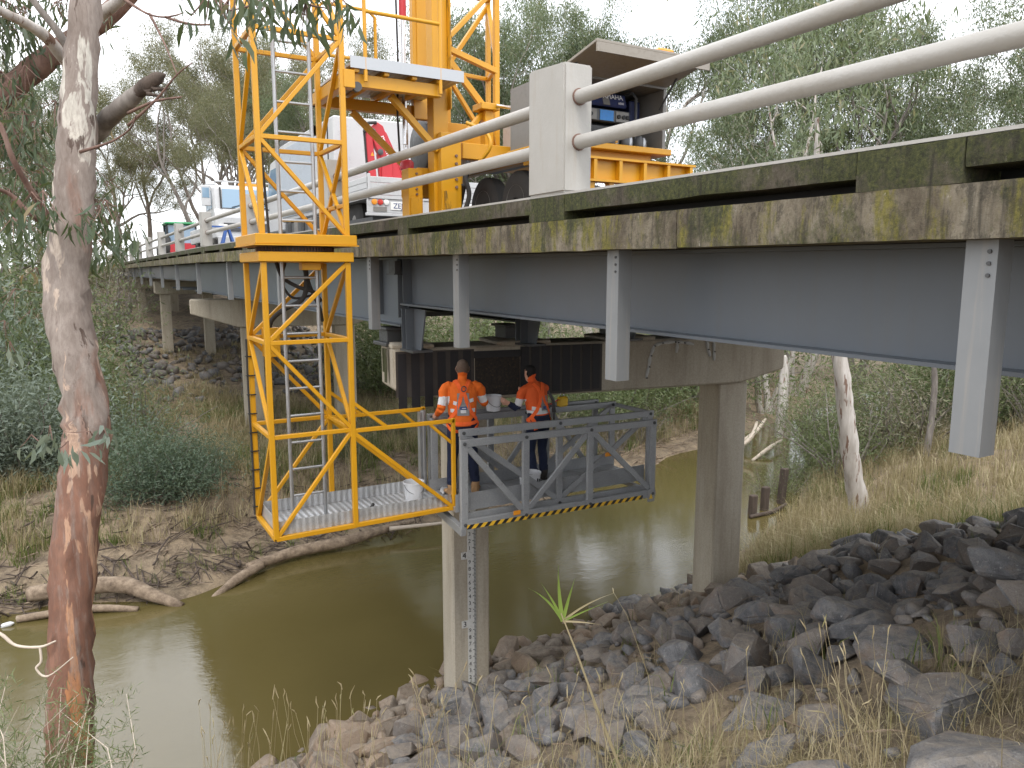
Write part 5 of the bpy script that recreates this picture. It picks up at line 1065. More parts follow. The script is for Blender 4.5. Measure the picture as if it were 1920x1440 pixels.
def where(x, y, grp):
    """what the tree stands behind, told by things one can find"""
    b_ = math.degrees(math.atan2(x, y)); d = x if grp == 'beh' else y if grp == 'far' else -x
    if grp == 'beh':
        w = 'behind the crane truck' if b_ < 20 else 'behind the lattice mast' if b_ < 29 else 'behind the tall parapet post' if b_ < 35 else 'behind the open tool box' if b_ < 43 else 'above the mossy kerb near the tool box' if b_ < 53 else 'above the widest kerb block' if b_ < 62 else 'beyond the nearest rails'
    elif grp == 'far': w = 'past the deck end by the green tractor' if b_ < 5 else 'past the deck end behind the white cab' if b_ < 10 else 'past the deck end behind the tower'
    else: w = 'on the far bank behind the close gum tree'
    return w, d
def T(x, y, v, s_, grp, k, bark='bark_grey', lf='leaf_gum', dz_=0):
    w, d = where(x, y, grp); kind = 'pale barked eucalyptus' if bark == 'bark_pale' else 'olive crowned eucalyptus' if lf == 'leaf_olive' else 'grey barked eucalyptus'
    t = plant_tree('eucalyptus_tree', kind, 'tree', {'far': 'woodland beyond the bridge end', 'beh': 'trees behind the bridge', 'lef': 'trees on the far bank'}[grp], (x, y, gz(x, y) - .2 + dz_), BIG[v], bark, lf, s_, k * 2.4); SEEN.setdefault((kind, w), []).append((d, t))
def name_trees():
    words_ = ['nearest the bridge'] + [w_ + ' from the bridge' for w_ in ('second', 'third', 'fourth', 'fifth', 'sixth', 'seventh', 'eighth')] + ['farthest from the bridge']
    for (kind, w), l in SEEN.items():
        l.sort(key=lambda q_: q_[0])
        for i, (d, t) in enumerate(l): t['label'] = kind + ' ' + w + ('' if len(l) == 1 else ', ' + words_[min(i, 8)])
# (x, y) of each trunk; those seen over the parapet first
for i, (x, y, v, s_) in enumerate([(25, 33, 0, 1.3), (21.5, 35.5, 4, 1.35), (23.5, 36.5, 1, 1.4), (33, 27, 1, 1.4), (38, 27, 3, 1.4), (43, 24, 2, 1.5), (30, 35, 4, 1.4), (37, 33, 0, 1.45), (47, 19.5, 4, 1.4), (35, 19.5, 1, 1.05), (42, 16, 2, 1.3), (24, 45, 3, 1.2), (18.5, 47, 0, 1.1), (17, 57, 4, 1.15), (50, 13, 3, 1.3), (28, 24.5, 2, .85), (17, 38, 2, .8), (58, 26, 1, 1.5)]):
    T(x, y, v, s_, 'beh', i, 'bark_grey' if i % 3 else 'bark_pale', 'leaf_gum')
for i, (x, y, v, s_) in enumerate([(14, 88, 1, 1.75), (17, 96, 0, 1.8), (20, 84, 4, 1.7), (13.5, 76, 3, 1.35), (22, 74, 1, 1.6), (6, 118, 4, 1.6), (11, 122, 0, 1.7), (1, 104, 3, 1.3), (-2, 88, 4, 1.2), (24, 62, 0, 1.5), (18, 112, 2, 2.0), (-6, 108, 1, 1.7), (14.5, 64, 2, 1.15), (26, 96, 1, 1.9)]):
    T(x, y, v, s_, 'far', i, 'bark_grey', 'leaf_olive')
for i, (x, y, v, s_) in enumerate([(-6, 34, 0, .85), (-11, 30, 1, 1.0), (-3.5, 46, 4, .9), (-15, 42, 3, 1.3), (-9, 52, 0, 1.2), (-2, 60, 1, .9), (-20, 34, 2, 1.3), (-14, 64, 4, 1.5)]):
    T(x, y, v, s_, 'lef', i, 'bark_grey', 'leaf_gum')
name_trees()
# one pale gum trunk and slimmer stems on the right bank
def stem(name, label, pts, rad, mat, leaf=None, group=None, cat='tree'):
    t = empty(name, pts[0], label, cat, group); n = 14
    P = [Vector(p) for p in pts]; out = []; rr_ = []
    for i in range(len(P) - 1):
        a, b, c, d = P[max(i - 1, 0)], P[i], P[i + 1], P[min(i + 2, len(P) - 1)]
        for q_ in np.linspace(0, 1, 6, endpoint=False):
            out.append(.5 * ((2 * b) + (c - a) * q_ + (2 * a - 5 * b + 4 * c - d) * q_ * q_ + (3 * b - a - 3 * c + d) * q_ ** 3)); rr_.append(rad[i] * (1 - q_) + rad[i + 1] * q_)
    out.append(P[-1]); rr_.append(rad[-1]); m = MB().tube(out, rr_, n)
    r = np.random.default_rng(int(abs(pts[0][0] * 100)))
    m.v = [(v[0] + r.normal() * rad[0] * .05, v[1] + r.normal() * rad[0] * .05, v[2]) for v in m.v]
    m.build('trunk', mat, t, 180); return t
def crown_at(t, pts, n, clump, ln, lf, seed, droop=1., width=.2):
    rs = np.random.default_rng(seed); C = []; A = []
    for p in pts:
        C.append(np.array(p) + rs.normal(size=(n, 3)) * np.array([clump, clump, clump * .7])); A.append(rs.normal(size=(n, 3)) * .6 + np.array([0, 0, -droop]))
    C = np.concatenate(C); A = np.concatenate(A); L = ln * rs.uniform(.6, 1.3, len(C)); link('crown', np_mesh('crown', leaf_quads(C, A, L, L * width, rs), quads(len(C))), lf, t)
zt = gz(17.3, 11.8)
t = stem('gum_tree', 'leaning gum tree with white and brown peeling trunk on the grassy right bank', [(17.3, 11.8, zt - .3), (16.95, 11.95, zt + 1.2), (16.7, 12.05, zt + 2.6), (16.45, 12.2, zt + 4.2), (16.2, 12.8, zt + 7), (16.4, 13.2, zt + 10)], [.27, .22, .20, .18, .10, .04], 'bark_pale')
crown_at(t, [(16.4 + a, 13 + b, zt + 10 + c) for a, b, c in ((0, 0, 0), (1.5, .5, .5), (-1.3, .3, 1), (.4, -1.2, 1.6), (-.5, 1.4, 2.4), (1.0, 1.0, 2.8))], 450, .8, .25, 'leaf_gum', 5)
for i, (x, y, h, r_) in enumerate([(21.5, 12.8, 5.2, .10), (23.5, 12.2, 5, .08), (24.0, 10.0, 6, .10), (20.9, 11.2, 5.5, .16), (26, 13, 6, .12)]):
    z = gz(x, y); t = stem('sapling', 'slender grey sapling stem in the grass of the right bank', [(x, y, z - .2), (x + .1, y - .05, z + h * .4), (x - .05, y + .1, z + h * .75), (x + .1, y, z + h)], [r_, r_ * .8, r_ * .6, r_ * .3], 'bark_grey', None, 'saplings on the right bank')
    crown_at(t, [(x, y, z + h), (x + .5, y + .3, z + h - .6), (x - .5, y, z + h - .3)], 160, .5, .2, 'leaf_gum', 20 + i)
# shrubs
def bush_mesh(seed, h, w, leaves, ln, width=.2, stems=14, droop=-.2, spread=.75):
    rs = np.random.default_rng(seed); m = MB(); C = []; A = []
    for i in range(stems):
        a = rs.uniform(0, 6.28); d = np.array([math.cos(a) * spread * rs.uniform(.2, 1), math.sin(a) * spread * rs.uniform(.2, 1), 1.]); L = h * rs.uniform(.6, 1.05); p = np.array([math.cos(a) * w * .15, math.sin(a) * w * .15, -.1]); pts = [p]; 
        for k in range(6): d = d + rs.normal(size=3) * .2; pts.append(pts[-1] + d / np.linalg.norm(d) * L / 6)
        m.tube(pts, [.018 * h * (1 - .8 * k / 6) * .6 for k in range(7)], 4, False)
        for k in range(7):
            if k < 2: continue
            n = leaves // (stems * 5); c = pts[k] + rs.normal(size=(n, 3)) * np.array([.16, .16, .13]) * h * (.6 + .5 * (k / 6)); C.append(c); A.append(rs.normal(size=(n, 3)) * .7 + np.array([0, 0, -droop]))
    C = np.concatenate(C); k = C[:, 2] > .02; C = C[k]; A = np.concatenate(A)[k]; L = ln * rs.uniform(.55, 1.3, len(C))
    s_ = bpy.data.meshes.new('stems'); s_.from_pydata(m.v, [], m.f); return s_, np_mesh('foliage', leaf_quads(C, A, L, L * width, rs), quads(len(C)))
BUSH = [bush_mesh(600 + i, 2.2, 1.4, (12000, 13000, 6500, 3400)[i], (.10, .105, .10, .09)[i], (.2, .26, .13, .12)[i], (14, 12, 18, 22)[i], -.3) for i in range(4)]
BUSHES = {}
def plant_bush(label, group, x, y, v, s_, leafm, k, name='shrub'):
    t = empty(name, (x, y, gz(x, y) - .05), label, 'shrub', group); BUSHES.setdefault(label, []).append((max(y - np.interp(x, FX, FY), np.interp(x, NX, NY) - y), t)); t.scale = (s_ * 1.1, s_ * 1.1, s_); t.rotation_euler = (0, 0, k * 1.7)
    for nm, me, mt in (('stems', BUSH[v][0], 'bark_grey'), ('foliage', BUSH[v][1], leafm)):
        key = me.name + mt
        if key not in SHARE: c = me.copy(); c.materials.clear(); c.materials.append(MAT[mt]); SHARE[key] = c
        o = bpy.data.objects.new(nm, SHARE[key]); COL.objects.link(o); o.parent = t
for i, (x, y, v, s_, lf) in enumerate([(1.3, 20.9, 0, .95, 'leaf_teal'), (2.0, 21.2, 0, 1.0, 'leaf_teal'), (2.5, 21.8, 0, .7, 'leaf_teal'), (-1.0, 25, 1, 1.2, 'leaf_bluegreen'), (-4.2, 25, 1, 1.6, 'leaf_bluegreen'), (-1.6, 25, 0, 1.7, 'leaf_bluegreen'),
                                       (1.2, 26, 2, 1.4, 'leaf_shrub'), (1.6, 28.5, 3, 1.1, 'leaf_brush'), (.2, 30, 0, 1.9, 'leaf_shrub'), (-3, 31, 1, 2.4, 'leaf_bluegreen'), (-6, 27, 1, 2.4, 'leaf_shrub'), (-1, 38, 0, 2.3, 'leaf_shrub'),
                                       (-8, 23, 0, 2.0, 'leaf_bluegreen'), (1.5, 48, 3, 2.2, 'leaf_brush'), (2.6, 56, 3, 2.0, 'leaf_brush'), (-5, 42, 1, 3.0, 'leaf_shrub'), (0, 66, 0, 2.6, 'leaf_olive'), (2.2, 78, 3, 2.0, 'leaf_brush'), (-10, 36, 0, 3.2, 'leaf_gum')]):
    lab = {'leaf_bluegreen': 'bluish grey green shrub on the far bank left of the bridge', 'leaf_teal': 'dense teal green bush on the far bank beside the pier column', 'leaf_shrub': 'mid green shrub on the slope beside the far piers', 'leaf_brush': 'bare brownish brush on the slope beside the far piers'}.get(lf, 'dark green bush in the woodland left of the far deck')
    plant_bush(lab, lab[:40].strip() + ' group', x, y, v, s_, lf, i)
for i, (x, y, v, s_, lf) in enumerate([(18.5, 15.6, 2, .85, 'leaf_shrub'), (21.0, 15.0, 2, 1.6, 'leaf_shrub'), (23.5, 14.6, 2, 1.7, 'leaf_brush'), (25.5, 13.2, 0, 1.6, 'leaf_shrub'), (28, 12, 0, 2.0, 'leaf_gum'), (22.5, 17.2, 3, 1.3, 'leaf_brush'), (26, 17, 2, 2.2, 'leaf_shrub'), (31, 15, 1, 2.4, 'leaf_shrub'), (29, 9.5, 0, 1.7, 'leaf_shrub'), (24.5, 11.3, 3, 1.0, 'leaf_brush'), (34, 11, 1, 2.4, 'leaf_gum'), (20.3, 16.3, 2, .9, 'leaf_shrub'), (23.0, 17.4, 0, 1.0, 'leaf_shrub'), (26.0, 18.4, 0, 1.3, 'leaf_shrub'), (29.5, 18.0, 0, 1.7, 'leaf_shrub'), (33, 19, 1, 1.9, 'leaf_shrub'), (38, 18, 0, 2.2, 'leaf_gum')]):
    lab = {'leaf_shrub': 'feathery green shrub behind the white gum trunk on the right bank', 'leaf_brush': 'tangled grey brown brush behind the white gum trunk', 'leaf_gum': 'dark leafy bush at the back of the right bank'}[lf]
    plant_bush(lab, lab[:40].strip() + ' group', x, y, v, s_, lf, i + 40)
for i, (x, y, v, s_, lf) in enumerate([(12, 20.2, 3, .7, 'leaf_brush'), (14.2, 20.6, 3, .8, 'leaf_brush'), (16.6, 21.4, 3, .9, 'leaf_brush'), (18.5, 22.2, 3, .9, 'leaf_brush'), (13.4, 21.8, 3, 1.0, 'leaf_brush'), (15.8, 23.2, 0, 1.2, 'leaf_shrub'), (18.5, 23.5, 1, 1.5, 'leaf_shrub'), (21, 24.5, 0, 1.6, 'leaf_shrub'), (11, 22.5, 2, .9, 'leaf_shrub'), (14, 28, 1, 1.9, 'leaf_shrub'), (17, 30, 0, 2.2, 'leaf_shrub'), (12.5, 33, 1, 1.8, 'leaf_shrub'), (20, 29, 2, 2.3, 'leaf_shrub'), (24.5, 26, 1, 2.2, 'leaf_shrub'), (28, 29, 0, 2.4, 'leaf_gum'), (9.5, 25, 2, .7, 'leaf_shrub'), (15, 40, 0, 2.4, 'leaf_shrub'), (33, 32, 1, 2.6, 'leaf_shrub'), (7.0, 22.6, 2, .6, 'leaf_shrub')]):
    lab = {'leaf_shrub': 'light green shrub on the far bank seen under the bridge', 'leaf_brush': 'pale twiggy brush at the water edge under the bridge', 'leaf_gum': 'dark leafy bush on the far bank downstream'}[lf]
    plant_bush(lab, lab[:40].strip() + ' group', x, y, v, s_, lf, i + 70)
ORD = ['second', 'third', 'fourth', 'fifth', 'sixth', 'seventh', 'eighth', 'ninth', 'tenth', 'eleventh', 'twelfth', 'thirteenth', 'fourteenth']
for lab, l in BUSHES.items():
    l.sort(key=lambda q_: q_[0])
    for i, (d, t) in enumerate(l):
        if len(l) > 1: t['label'] = lab + (', nearest the water' if i == 0 else ', ' + ORD[i - 1] + ' from the water')
# the gum tree close on the left
tp = [(-.42, 5.85, -5.3), (-.33, 5.95, -4.3), (-.27, 5.99, -3.56), (-.22, 6.04, -3.03), (-.17, 6.11, -2.45), (-.10, 6.16, -1.88), (0, 6.2, -1.3), (.03, 6.23, -1.03), (-.02, 6.35, -.5), (-.03, 6.42, -.11), (.05, 6.46, .42), (.10, 6.5, .80), (.16, 6.56, 1.38), (.24, 6.61, 1.95), (.32, 6.70, 2.8), (.4, 6.8, 4.2), (.3, 6.9, 6)]
tr_ = [.21, .18, .160, .152, .146, .15, .155, .150, .148, .145, .138, .132, .112, .098, .09, .075, .05]
tree = stem('gum_tree', 'close gum tree with mottled grey and rust peeling bark and a broken branch stub', tp, tr_, 'bark_near')
def limb(name, pts, rad, mat='bark_near', parent=tree, n=10):
    P = [Vector(p) for p in pts]; out = []; rr_ = []; r = np.random.default_rng(len(pts) + int(abs(pts[0][2] * 50)))
    for i in range(len(P) - 1):
        a, b, c, d = P[max(i - 1, 0)], P[i], P[i + 1], P[min(i + 2, len(P) - 1)]
        for q_ in np.linspace(0, 1, 5, endpoint=False):
            out.append(.5 * ((2 * b) + (c - a) * q_ + (2 * a - 5 * b + 4 * c - d) * q_ * q_ + (3 * b - a - 3 * c + d) * q_ ** 3)); rr_.append((rad[i] * (1 - q_) + rad[i + 1] * q_) * (1 + r.normal() * .05))
    out.append(P[-1]); rr_.append(rad[-1]); return MB().tube(out, rr_, n).build(name, mat, parent, 180)
def cp(px, py, D):
    """point at a bearing across the frame and a distance, used to set out the near branches"""
    f_ = cam.matrix_basis.to_3x3(); q_ = f_ @ Vector(((px - 960) / 1420, (720 - py) / 1420, -1)); return q_ * D
limb('broken_stub', [cp(168, 262, 5.85), cp(200, 225, 5.7), cp(240, 190, 5.5), cp(268, 165, 5.4), cp(292, 150, 5.35)], [.085, .068, .058, .048, .03], 'bark_grey')
limb('charred_end', [cp(245, 187, 5.47), cp(270, 164, 5.39), cp(294, 147, 5.35), cp(310, 139, 5.33)], [.03, .056, .044, .006], 'old_timber')
for k in range(9): a = cp(266 + 3 * k, 166 - 2 * k + (k % 4) * 5, 5.36); limb('splinter', [a, a + Vector((.07 + .012 * (k % 4), -.03, .03 * (k % 3) - .02))], [.020, .003], 'old_timber', tree, 5)
limb('branch', [cp(150, 150, 6.0), cp(118, 108, 5.8), cp(85, 68, 5.6), cp(45, 42, 5.4), cp(5, 22, 5.2), cp(-60, -20, 5.0)], [.05, .045, .042, .036, .03, .02], 'bark_pale')
limb('branch', [cp(135, 100, 6.1), cp(105, 55, 6.0), cp(62, 0, 5.9), cp(30, -60, 5.8)], [.035, .03, .025, .02], 'bark_grey')
limb('branch', [cp(178, 35, 6.2), cp(215, 8, 6.1), cp(250, -25, 6.0), cp(300, -80, 5.9)], [.05, .045, .04, .03], 'bark_pale')
limb('branch', [cp(108, 432, 6.2), cp(60, 360, 5.9), cp(25, 300, 5.7), cp(0, 235, 5.6), cp(-40, 190, 5.5)], [.028, .024, .02, .017, .012], 'bark_brown')
limb('branch', [cp(108, 436, 6.2), cp(55, 400, 5.9), cp(20, 365, 5.8), cp(-30, 345, 5.6)], [.024, .02, .016, .012], 'bark_brown')
limb('second_limb', [cp(-60, 235, 7.2), cp(10, 175, 7.2), cp(70, 125, 7.2), cp(130, 80, 7.2), cp(200, 30, 7.2), cp(260, -30, 7.2)], [.12, .115, .11, .10, .095, .085], 'bark_brown')
tw = []
for pts in ([(235, 0), (275, 25), (310, 32), (345, 24)], [(310, 32), (355, 45), (398, 46)], [(280, 26), (292, 48), (310, 85), (332, 140)], [(240, 235), (290, 190), (330, 142), (360, 118)], [(150, 285), (210, 265), (245, 240), (255, 215)], [(240, 212), (290, 190), (340, 182)]):
    limb('twig', [cp(a, b, 5.4 - .1 * i) for i, (a, b) in enumerate(pts)], [.012, .009, .006, .004][:len(pts)], 'bark_brown', tree, 6)
limb('dead_twig', [cp(-40, 1175, 3.1), cp(0, 1188, 3.1), cp(30, 1210, 3.1), cp(75, 1213, 3.05), cp(104, 1202, 3.0)], [.008, .007, .006, .0055, .003], 'pale_twig', tree, 6); limb('dead_twig', [cp(75, 1213, 3.05), cp(77, 1240, 3.05), cp(68, 1254, 3.05), cp(90, 1268, 3.05), cp(137, 1232, 3.0)], [.0055, .005, .0045, .004, .002], 'pale_twig', tree, 6)
# hanging leaves of the close tree, each a bent sickle
def sickle(cen, axis, length, width, rs):
    n = len(cen); ax = axis / np.linalg.norm(axis, axis=1)[:, None]; rv = rs.normal(size=(n, 3)); sd = np.cross(ax, rv); sd /= np.linalg.norm(sd, axis=1)[:, None]; nn = np.cross(ax, sd); L = length[:, None]; w = width[:, None] * .5; b = L * .10
    P = [cen, cen + ax * L * .3 + sd * (w + b), cen + ax * L * .3 - sd * (w - b), cen + ax * L * .65 + sd * (w * .8 + b * 1.1), cen + ax * L * .65 - sd * (w * .8 - b * 1.1), cen + ax * L + nn * b * .5]
    v = np.stack(P, 1).reshape(-1, 3); i = np.arange(n)[:, None] * 6; f = np.concatenate([i + np.array([[0, 1, 2, 2]]), i + np.array([[1, 3, 4, 2]]), i + np.array([[3, 5, 5, 4]])]); 
    t3 = np.concatenate([i + np.array([[0, 1, 2]]), i + np.array([[1, 3, 4]]), i + np.array([[1, 4, 2]]), i + np.array([[3, 5, 4]])]); return v, t3
def spray(name, anchors, n, clump, ln, lf, seed, D, parent, width=.17):
    rs = np.random.default_rng(seed); C = []; A = []; m = MB()
    for (px, py, cl) in anchors:
        d = D + rs.normal() * .25; c = np.array(cp(px, py, d)); k = int(n * cl); g_ = rs.normal(size=(k, 3)) * clump * cl * np.array([1, 1, .8]); C.append(c + g_); A.append(rs.normal(size=(k, 3)) * .38 + np.array([0, 0, -1.]))
        for j in range(0, k, 4): m.tube([c + np.array([0, 0, clump * .8]), c + g_[j] * .6 + np.array([0, 0, clump * .25]), c + g_[j]], [.004, .003, .0015], 4, False)
    C = np.concatenate(C); A = np.concatenate(A); L = ln * rs.uniform(.6, 1.25, len(C)); v, f = sickle(C, A, L, L * width, rs); o = link(name, np_mesh(name, v, f), lf, parent); tag(m.build('leaf_stalks', 'bark_brown', parent), kind='stuff'); return o
rs_ = np.random.default_rng(8)
spray('crown', [(rs_.uniform(-80, 130), rs_.uniform(-60, 400), rs_.uniform(.6, 1.1)) for _ in range(46)], 46, .17, .14, 'leaf_near', 3, 6.9, tree)
spray('crown', [(rs_.uniform(-40, 200), rs_.uniform(380, 470), rs_.uniform(.5, .9)) for _ in range(12)], 36, .15, .14, 'leaf_near', 13, 5.6, tree); spray('crown', [(x, y, .8) for x, y in ((190, 395), (205, 430), (225, 455), (240, 440), (215, 480), (190, 470), (205, 360), (60, 600), (30, 560), (10, 620), (70, 520))], 30, .12, .14, 'leaf_near', 4, 7.2, tree)
spray('crown', [(395, 15, .8), (430, 30, .7), (470, 5, .9), (500, 35, .9), (540, 8, 1.0), (575, 30, .8), (610, 5, .8), (640, 20, .6), (415, -5, .9), (455, -20, 1.), (520, -20, 1.1), (590, -20, 1.1)], 22, .085, .105, 'leaf_near', 5, 3.4, tree, .2)
spray('crown', [(60, 830, .6), (95, 815, .5), (170, 825, .8), (195, 815, .6), (130, 845, .5), (20, 655, .5)], 15, .06, .10, 'leaf_bluegreen', 6, 4.2, tree, .26)
spray('crown', [(x, y, .7) for x, y in ((185, 70), (210, 40), (180, 330), (185, 400), (195, 450))], 14, .09, .11, 'leaf_near', 7, 6.4, tree)
limb('twig', [cp(520, -60, 3.4), cp(500, -10, 3.4), cp(470, 10, 3.4), cp(430, 20, 3.4)], [.008, .006, .005, .003], 'bark_brown', tree, 6); limb('twig', [cp(520, -60, 3.4), cp(560, 0, 3.4), cp(610, 15, 3.4)], [.008, .006, .003], 'bark_brown', tree, 6)
# wispy shrub at the foot of the frame on the left
rs = np.random.default_rng(91); ws_ = empty('wispy_shrub', (-.2, 4.1, gz(-.2, 4.1)), 'wispy pale green shrub growing at the foot of the close gum tree', 'shrub'); C = []; A = []; m = MB()
for k in range(46):
    b0_ = np.array(cp(rs.uniform(-120, 240), 1560, rs.uniform(4.2, 5.2))); e_ = np.array(cp(rs.uniform(-80, 270), rs.uniform(1255, 1430), rs.uniform(4.2, 5.2))); mid = (b0_ + e_) / 2 + rs.normal(size=3) * .08; m.tube([b0_, mid, e_], [.005, .0035, .0015], 4, False)
    for q_ in np.linspace(.35, 1, 12): p = b0_ * (1 - q_) ** 2 + 2 * q_ * (1 - q_) * mid + q_ * q_ * e_; n = 7; C.append(p + rs.normal(size=(n, 3)) * .03); A.append(rs.normal(size=(n, 3)) * .8 + np.array([0, 0, .7]))
m.build('stems', 'pale_twig', ws_); C = np.concatenate(C); A = np.concatenate(A); L = rs.uniform(.04, .09, len(C)); link('foliage', np_mesh('foliage', leaf_quads(C, A, L, L * .09, rs), quads(len(C))), 'leaf_shrub', ws_)
# ------------------------------------------------------------------ grasses (too many to count)
def blades(pts, nper, hmin, hmax, spread, lean, width, rs):
    p = np.repeat(pts, nper, 0); n = len(p); p = p + np.concatenate([rs.normal(size=(n, 2)) * spread, np.zeros((n, 1))], 1); p[:, 2] = ground(p[:, 0], p[:, 1]) - .02
    h = rs.uniform(hmin, hmax, n) * np.repeat(rs.uniform(.6, 1.15, len(pts)), nper); a = rs.uniform(0, 6.283, n); l = np.abs(rs.normal(size=n)) * lean; dx = np.stack([np.cos(a), np.sin(a), 0 * a], 1); sd = np.stack([-np.sin(a + rs.normal(size=n)), np.cos(a + rs.normal(size=n)), 0 * a], 1) * (width * rs.uniform(.6, 1.3, n))[:, None]
    z = np.array([0, 0, 1.]); H_ = h[:, None]; l_ = l[:, None]
    m1 = p + z * H_ * .55 + dx * H_ * l_ * .3; tip = p + z * H_ * np.clip(1 - .35 * l_, .35, 1) + dx * H_ * l_
    v = np.stack([p - sd, p + sd, m1 + sd * .75, m1 - sd * .75, tip], 1).reshape(-1, 3); i = np.arange(n)[:, None] * 5
    return v, np.concatenate([i + np.array([[0, 1, 2]]), i + np.array([[0, 2, 3]]), i + np.array([[3, 2, 4]])])
def region(n, xr, yr, test, rs):
    x = rs.uniform(*xr, n * 4); y = rs.uniform(*yr, n * 4); k = test(x, y); x, y = x[k][:n], y[k][:n]; return np.stack([x, y, 0 * x], 1)
def grass(name, label, specs, mat, seed):
    rs = np.random.default_rng(seed); V = []; F = []; b = 0
    for n, xr, yr, test, nper, h0, h1, sp, ln, w in specs:
        v, f = blades(region(n, xr, yr, test, rs), nper, h0, h1, sp, ln, w, rs); V.append(v); F.append(f + b); b += len(v)
    o = link(name, np_mesh(name, np.concatenate(V), np.concatenate(F)), mat); tag(o, label, 'grass', kind='stuff')
dn = lambda x, y: np.interp(x, NX, NY) - y
de = lambda x, y: y - np.interp(x, FX, FY)
nzt = lambda x, y, s_, sd, th: vnoise(x, y, s_, sd) > th
grass('dry_grass', 'pale dry grass on both banks', [
    (1500, (11.8, 30), (3, 18), lambda x, y: (dn(x, y) > .5) & (dn(x, y) < 11) & nzt(x, y, .5, 41, -.28), 26, .35, .95, .13, .55, .006),
    (500, (11.5, 16), (6, 13), lambda x, y: (dn(x, y) > .3) & nzt(x, y, .6, 42, -.3), 22, .3, .8, .12, .6, .005),
    (1700, (-12, 6), (19, 36), lambda x, y: (de(x, y) > 2.3) & nzt(x, y, .5, 43, -.2), 26, .3, .9, .14, .6, .007),
    (1000, (6, 24), (19.5, 34), lambda x, y: (de(x, y) > .9) & nzt(x, y, .5, 44, -.3), 26, .3, .9, .14, .6, .008),
    (170, (.3, 3.4), (1.9, 4.8), lambda x, y: (x * .5 + y * .866 > 2.75) & (x * .5 + y * .866 < 4.6) & (x < 2.6 - .24 * (y - 4) + .9), 24, .08, .30, .08, .9, .0022),
    (420, (1.0, 7), (.8, 4.5), lambda x, y: (x * .5 + y * .866 > 2.6) & (x * .5 + y * .866 < 3.9), 30, .05, .22, .10, 1.6, .0018),
    (260, (.6, 5), (1.5, 5), lambda x, y: (x * .5 + y * .866 > 3.6) & (x * .5 + y * .866 < 5.2) & nzt(x, y, .9, 47, .0), 14, .10, .4, .10, .9, .002),
    (260, (3.6, 11), (22, 46), lambda x, y: nzt(x, y, .5, 46, 0.), 22, .2, .6, .14, .7, .009),
    (300, (1.5, 12), (2, 11), lambda x, y: (dn(x, y) > .4) & nzt(x, y, 1.3, 45, .22), 9, .15, .45, .05, .6, .003)], 'dry_straw', 51)
grass('green_grass', 'green grass tufts on both banks', [
    (420, (11.5, 30), (3, 18), lambda x, y: (dn(x, y) > .2) & (dn(x, y) < 9) & nzt(x, y, .7, 51, .08), 26, .3, .8, .10, .5, .006),
    (620, (-10, 6.5), (18, 33), lambda x, y: (de(x, y) > 2.0) & nzt(x, y, .6, 52, .08), 28, .25, .7, .12, .6, .007),
    (300, (6, 24), (20, 30), lambda x, y: (de(x, y) > 1.2) & nzt(x, y, .6, 53, .05), 26, .3, .8, .12, .6, .008),
    (60, (.8, 12.0), (2.5, 11), lambda x, y: (dn(x, y) > .3) & nzt(x, y, 1.1, 54, .22), 14, .15, .42, .05, .6, .004),
    (80, (-8, 8), (16.5, 19), lambda x, y: (de(x, y) > .1) & (de(x, y) < 1.2) & nzt(x, y, 1.2, 55, .1), 10, .2, .5, .06, .5, .005)], 'green_blade', 52)
# tall dry stalks with seed heads at our feet
rs = np.random.default_rng(61); m = MB(); heads = MB()
def stalk(px0, px1, py1, D):
    base = np.array(cp(px0, 1500, D)); base[2] = gz(base[0], base[1]); top = np.array(cp(px1, py1, D)); mid = (base + top) / 2 + rs.normal(size=3) * .05 + np.array([0, 0, .06]); m.tube([base, mid, top * .7 + mid * .3 + rs.normal(size=3) * .01, top], [.0022, .0017, .0012, .0009], 4, False)
    d = (top - mid); d /= np.linalg.norm(d); d = d + rs.normal(size=3) * .25; heads.tube([top - d * .01, top + d * .02 + rs.normal(size=3) * .003, top + d * .05 + np.array([0, 0, -.008])], [.0018, .0036, .001], 5, True)
for k in range(60): x = rs.uniform(370, 720); stalk(x + rs.uniform(-30, 30), x, rs.uniform(1290, 1420) + .05 * abs(x - 560), rs.uniform(3.6, 4.6))
for k in range(60): x = rs.uniform(760, 1330); stalk(x + rs.uniform(-40, 60), x, rs.uniform(1260, 1400), rs.uniform(3.4, 4.2))
for k in range(22): x = rs.uniform(1500, 1700); stalk(1625 + rs.uniform(-20, 20), x, rs.uniform(1170, 1380), rs.uniform(3.2, 3.5))
for a, b_, c, D in ((1440, 1400, 1225, 3.4), (1880, 1790, 1235, 3.2), (1250, 1150, 1110, 4.3), (640, 870, 1255, 3.4), (690, 640, 1290, 3.6)): stalk(a, b_, c, D)
tag(m.build('dry_stalks', 'dry_straw'), 'tall thin dry grass stalks at the near edge of the bank', 'grass', kind='stuff'); tag(heads.build('seed_heads', 'dry_straw'), 'pale seed heads on the tall dry stalks', 'grass', kind='stuff')
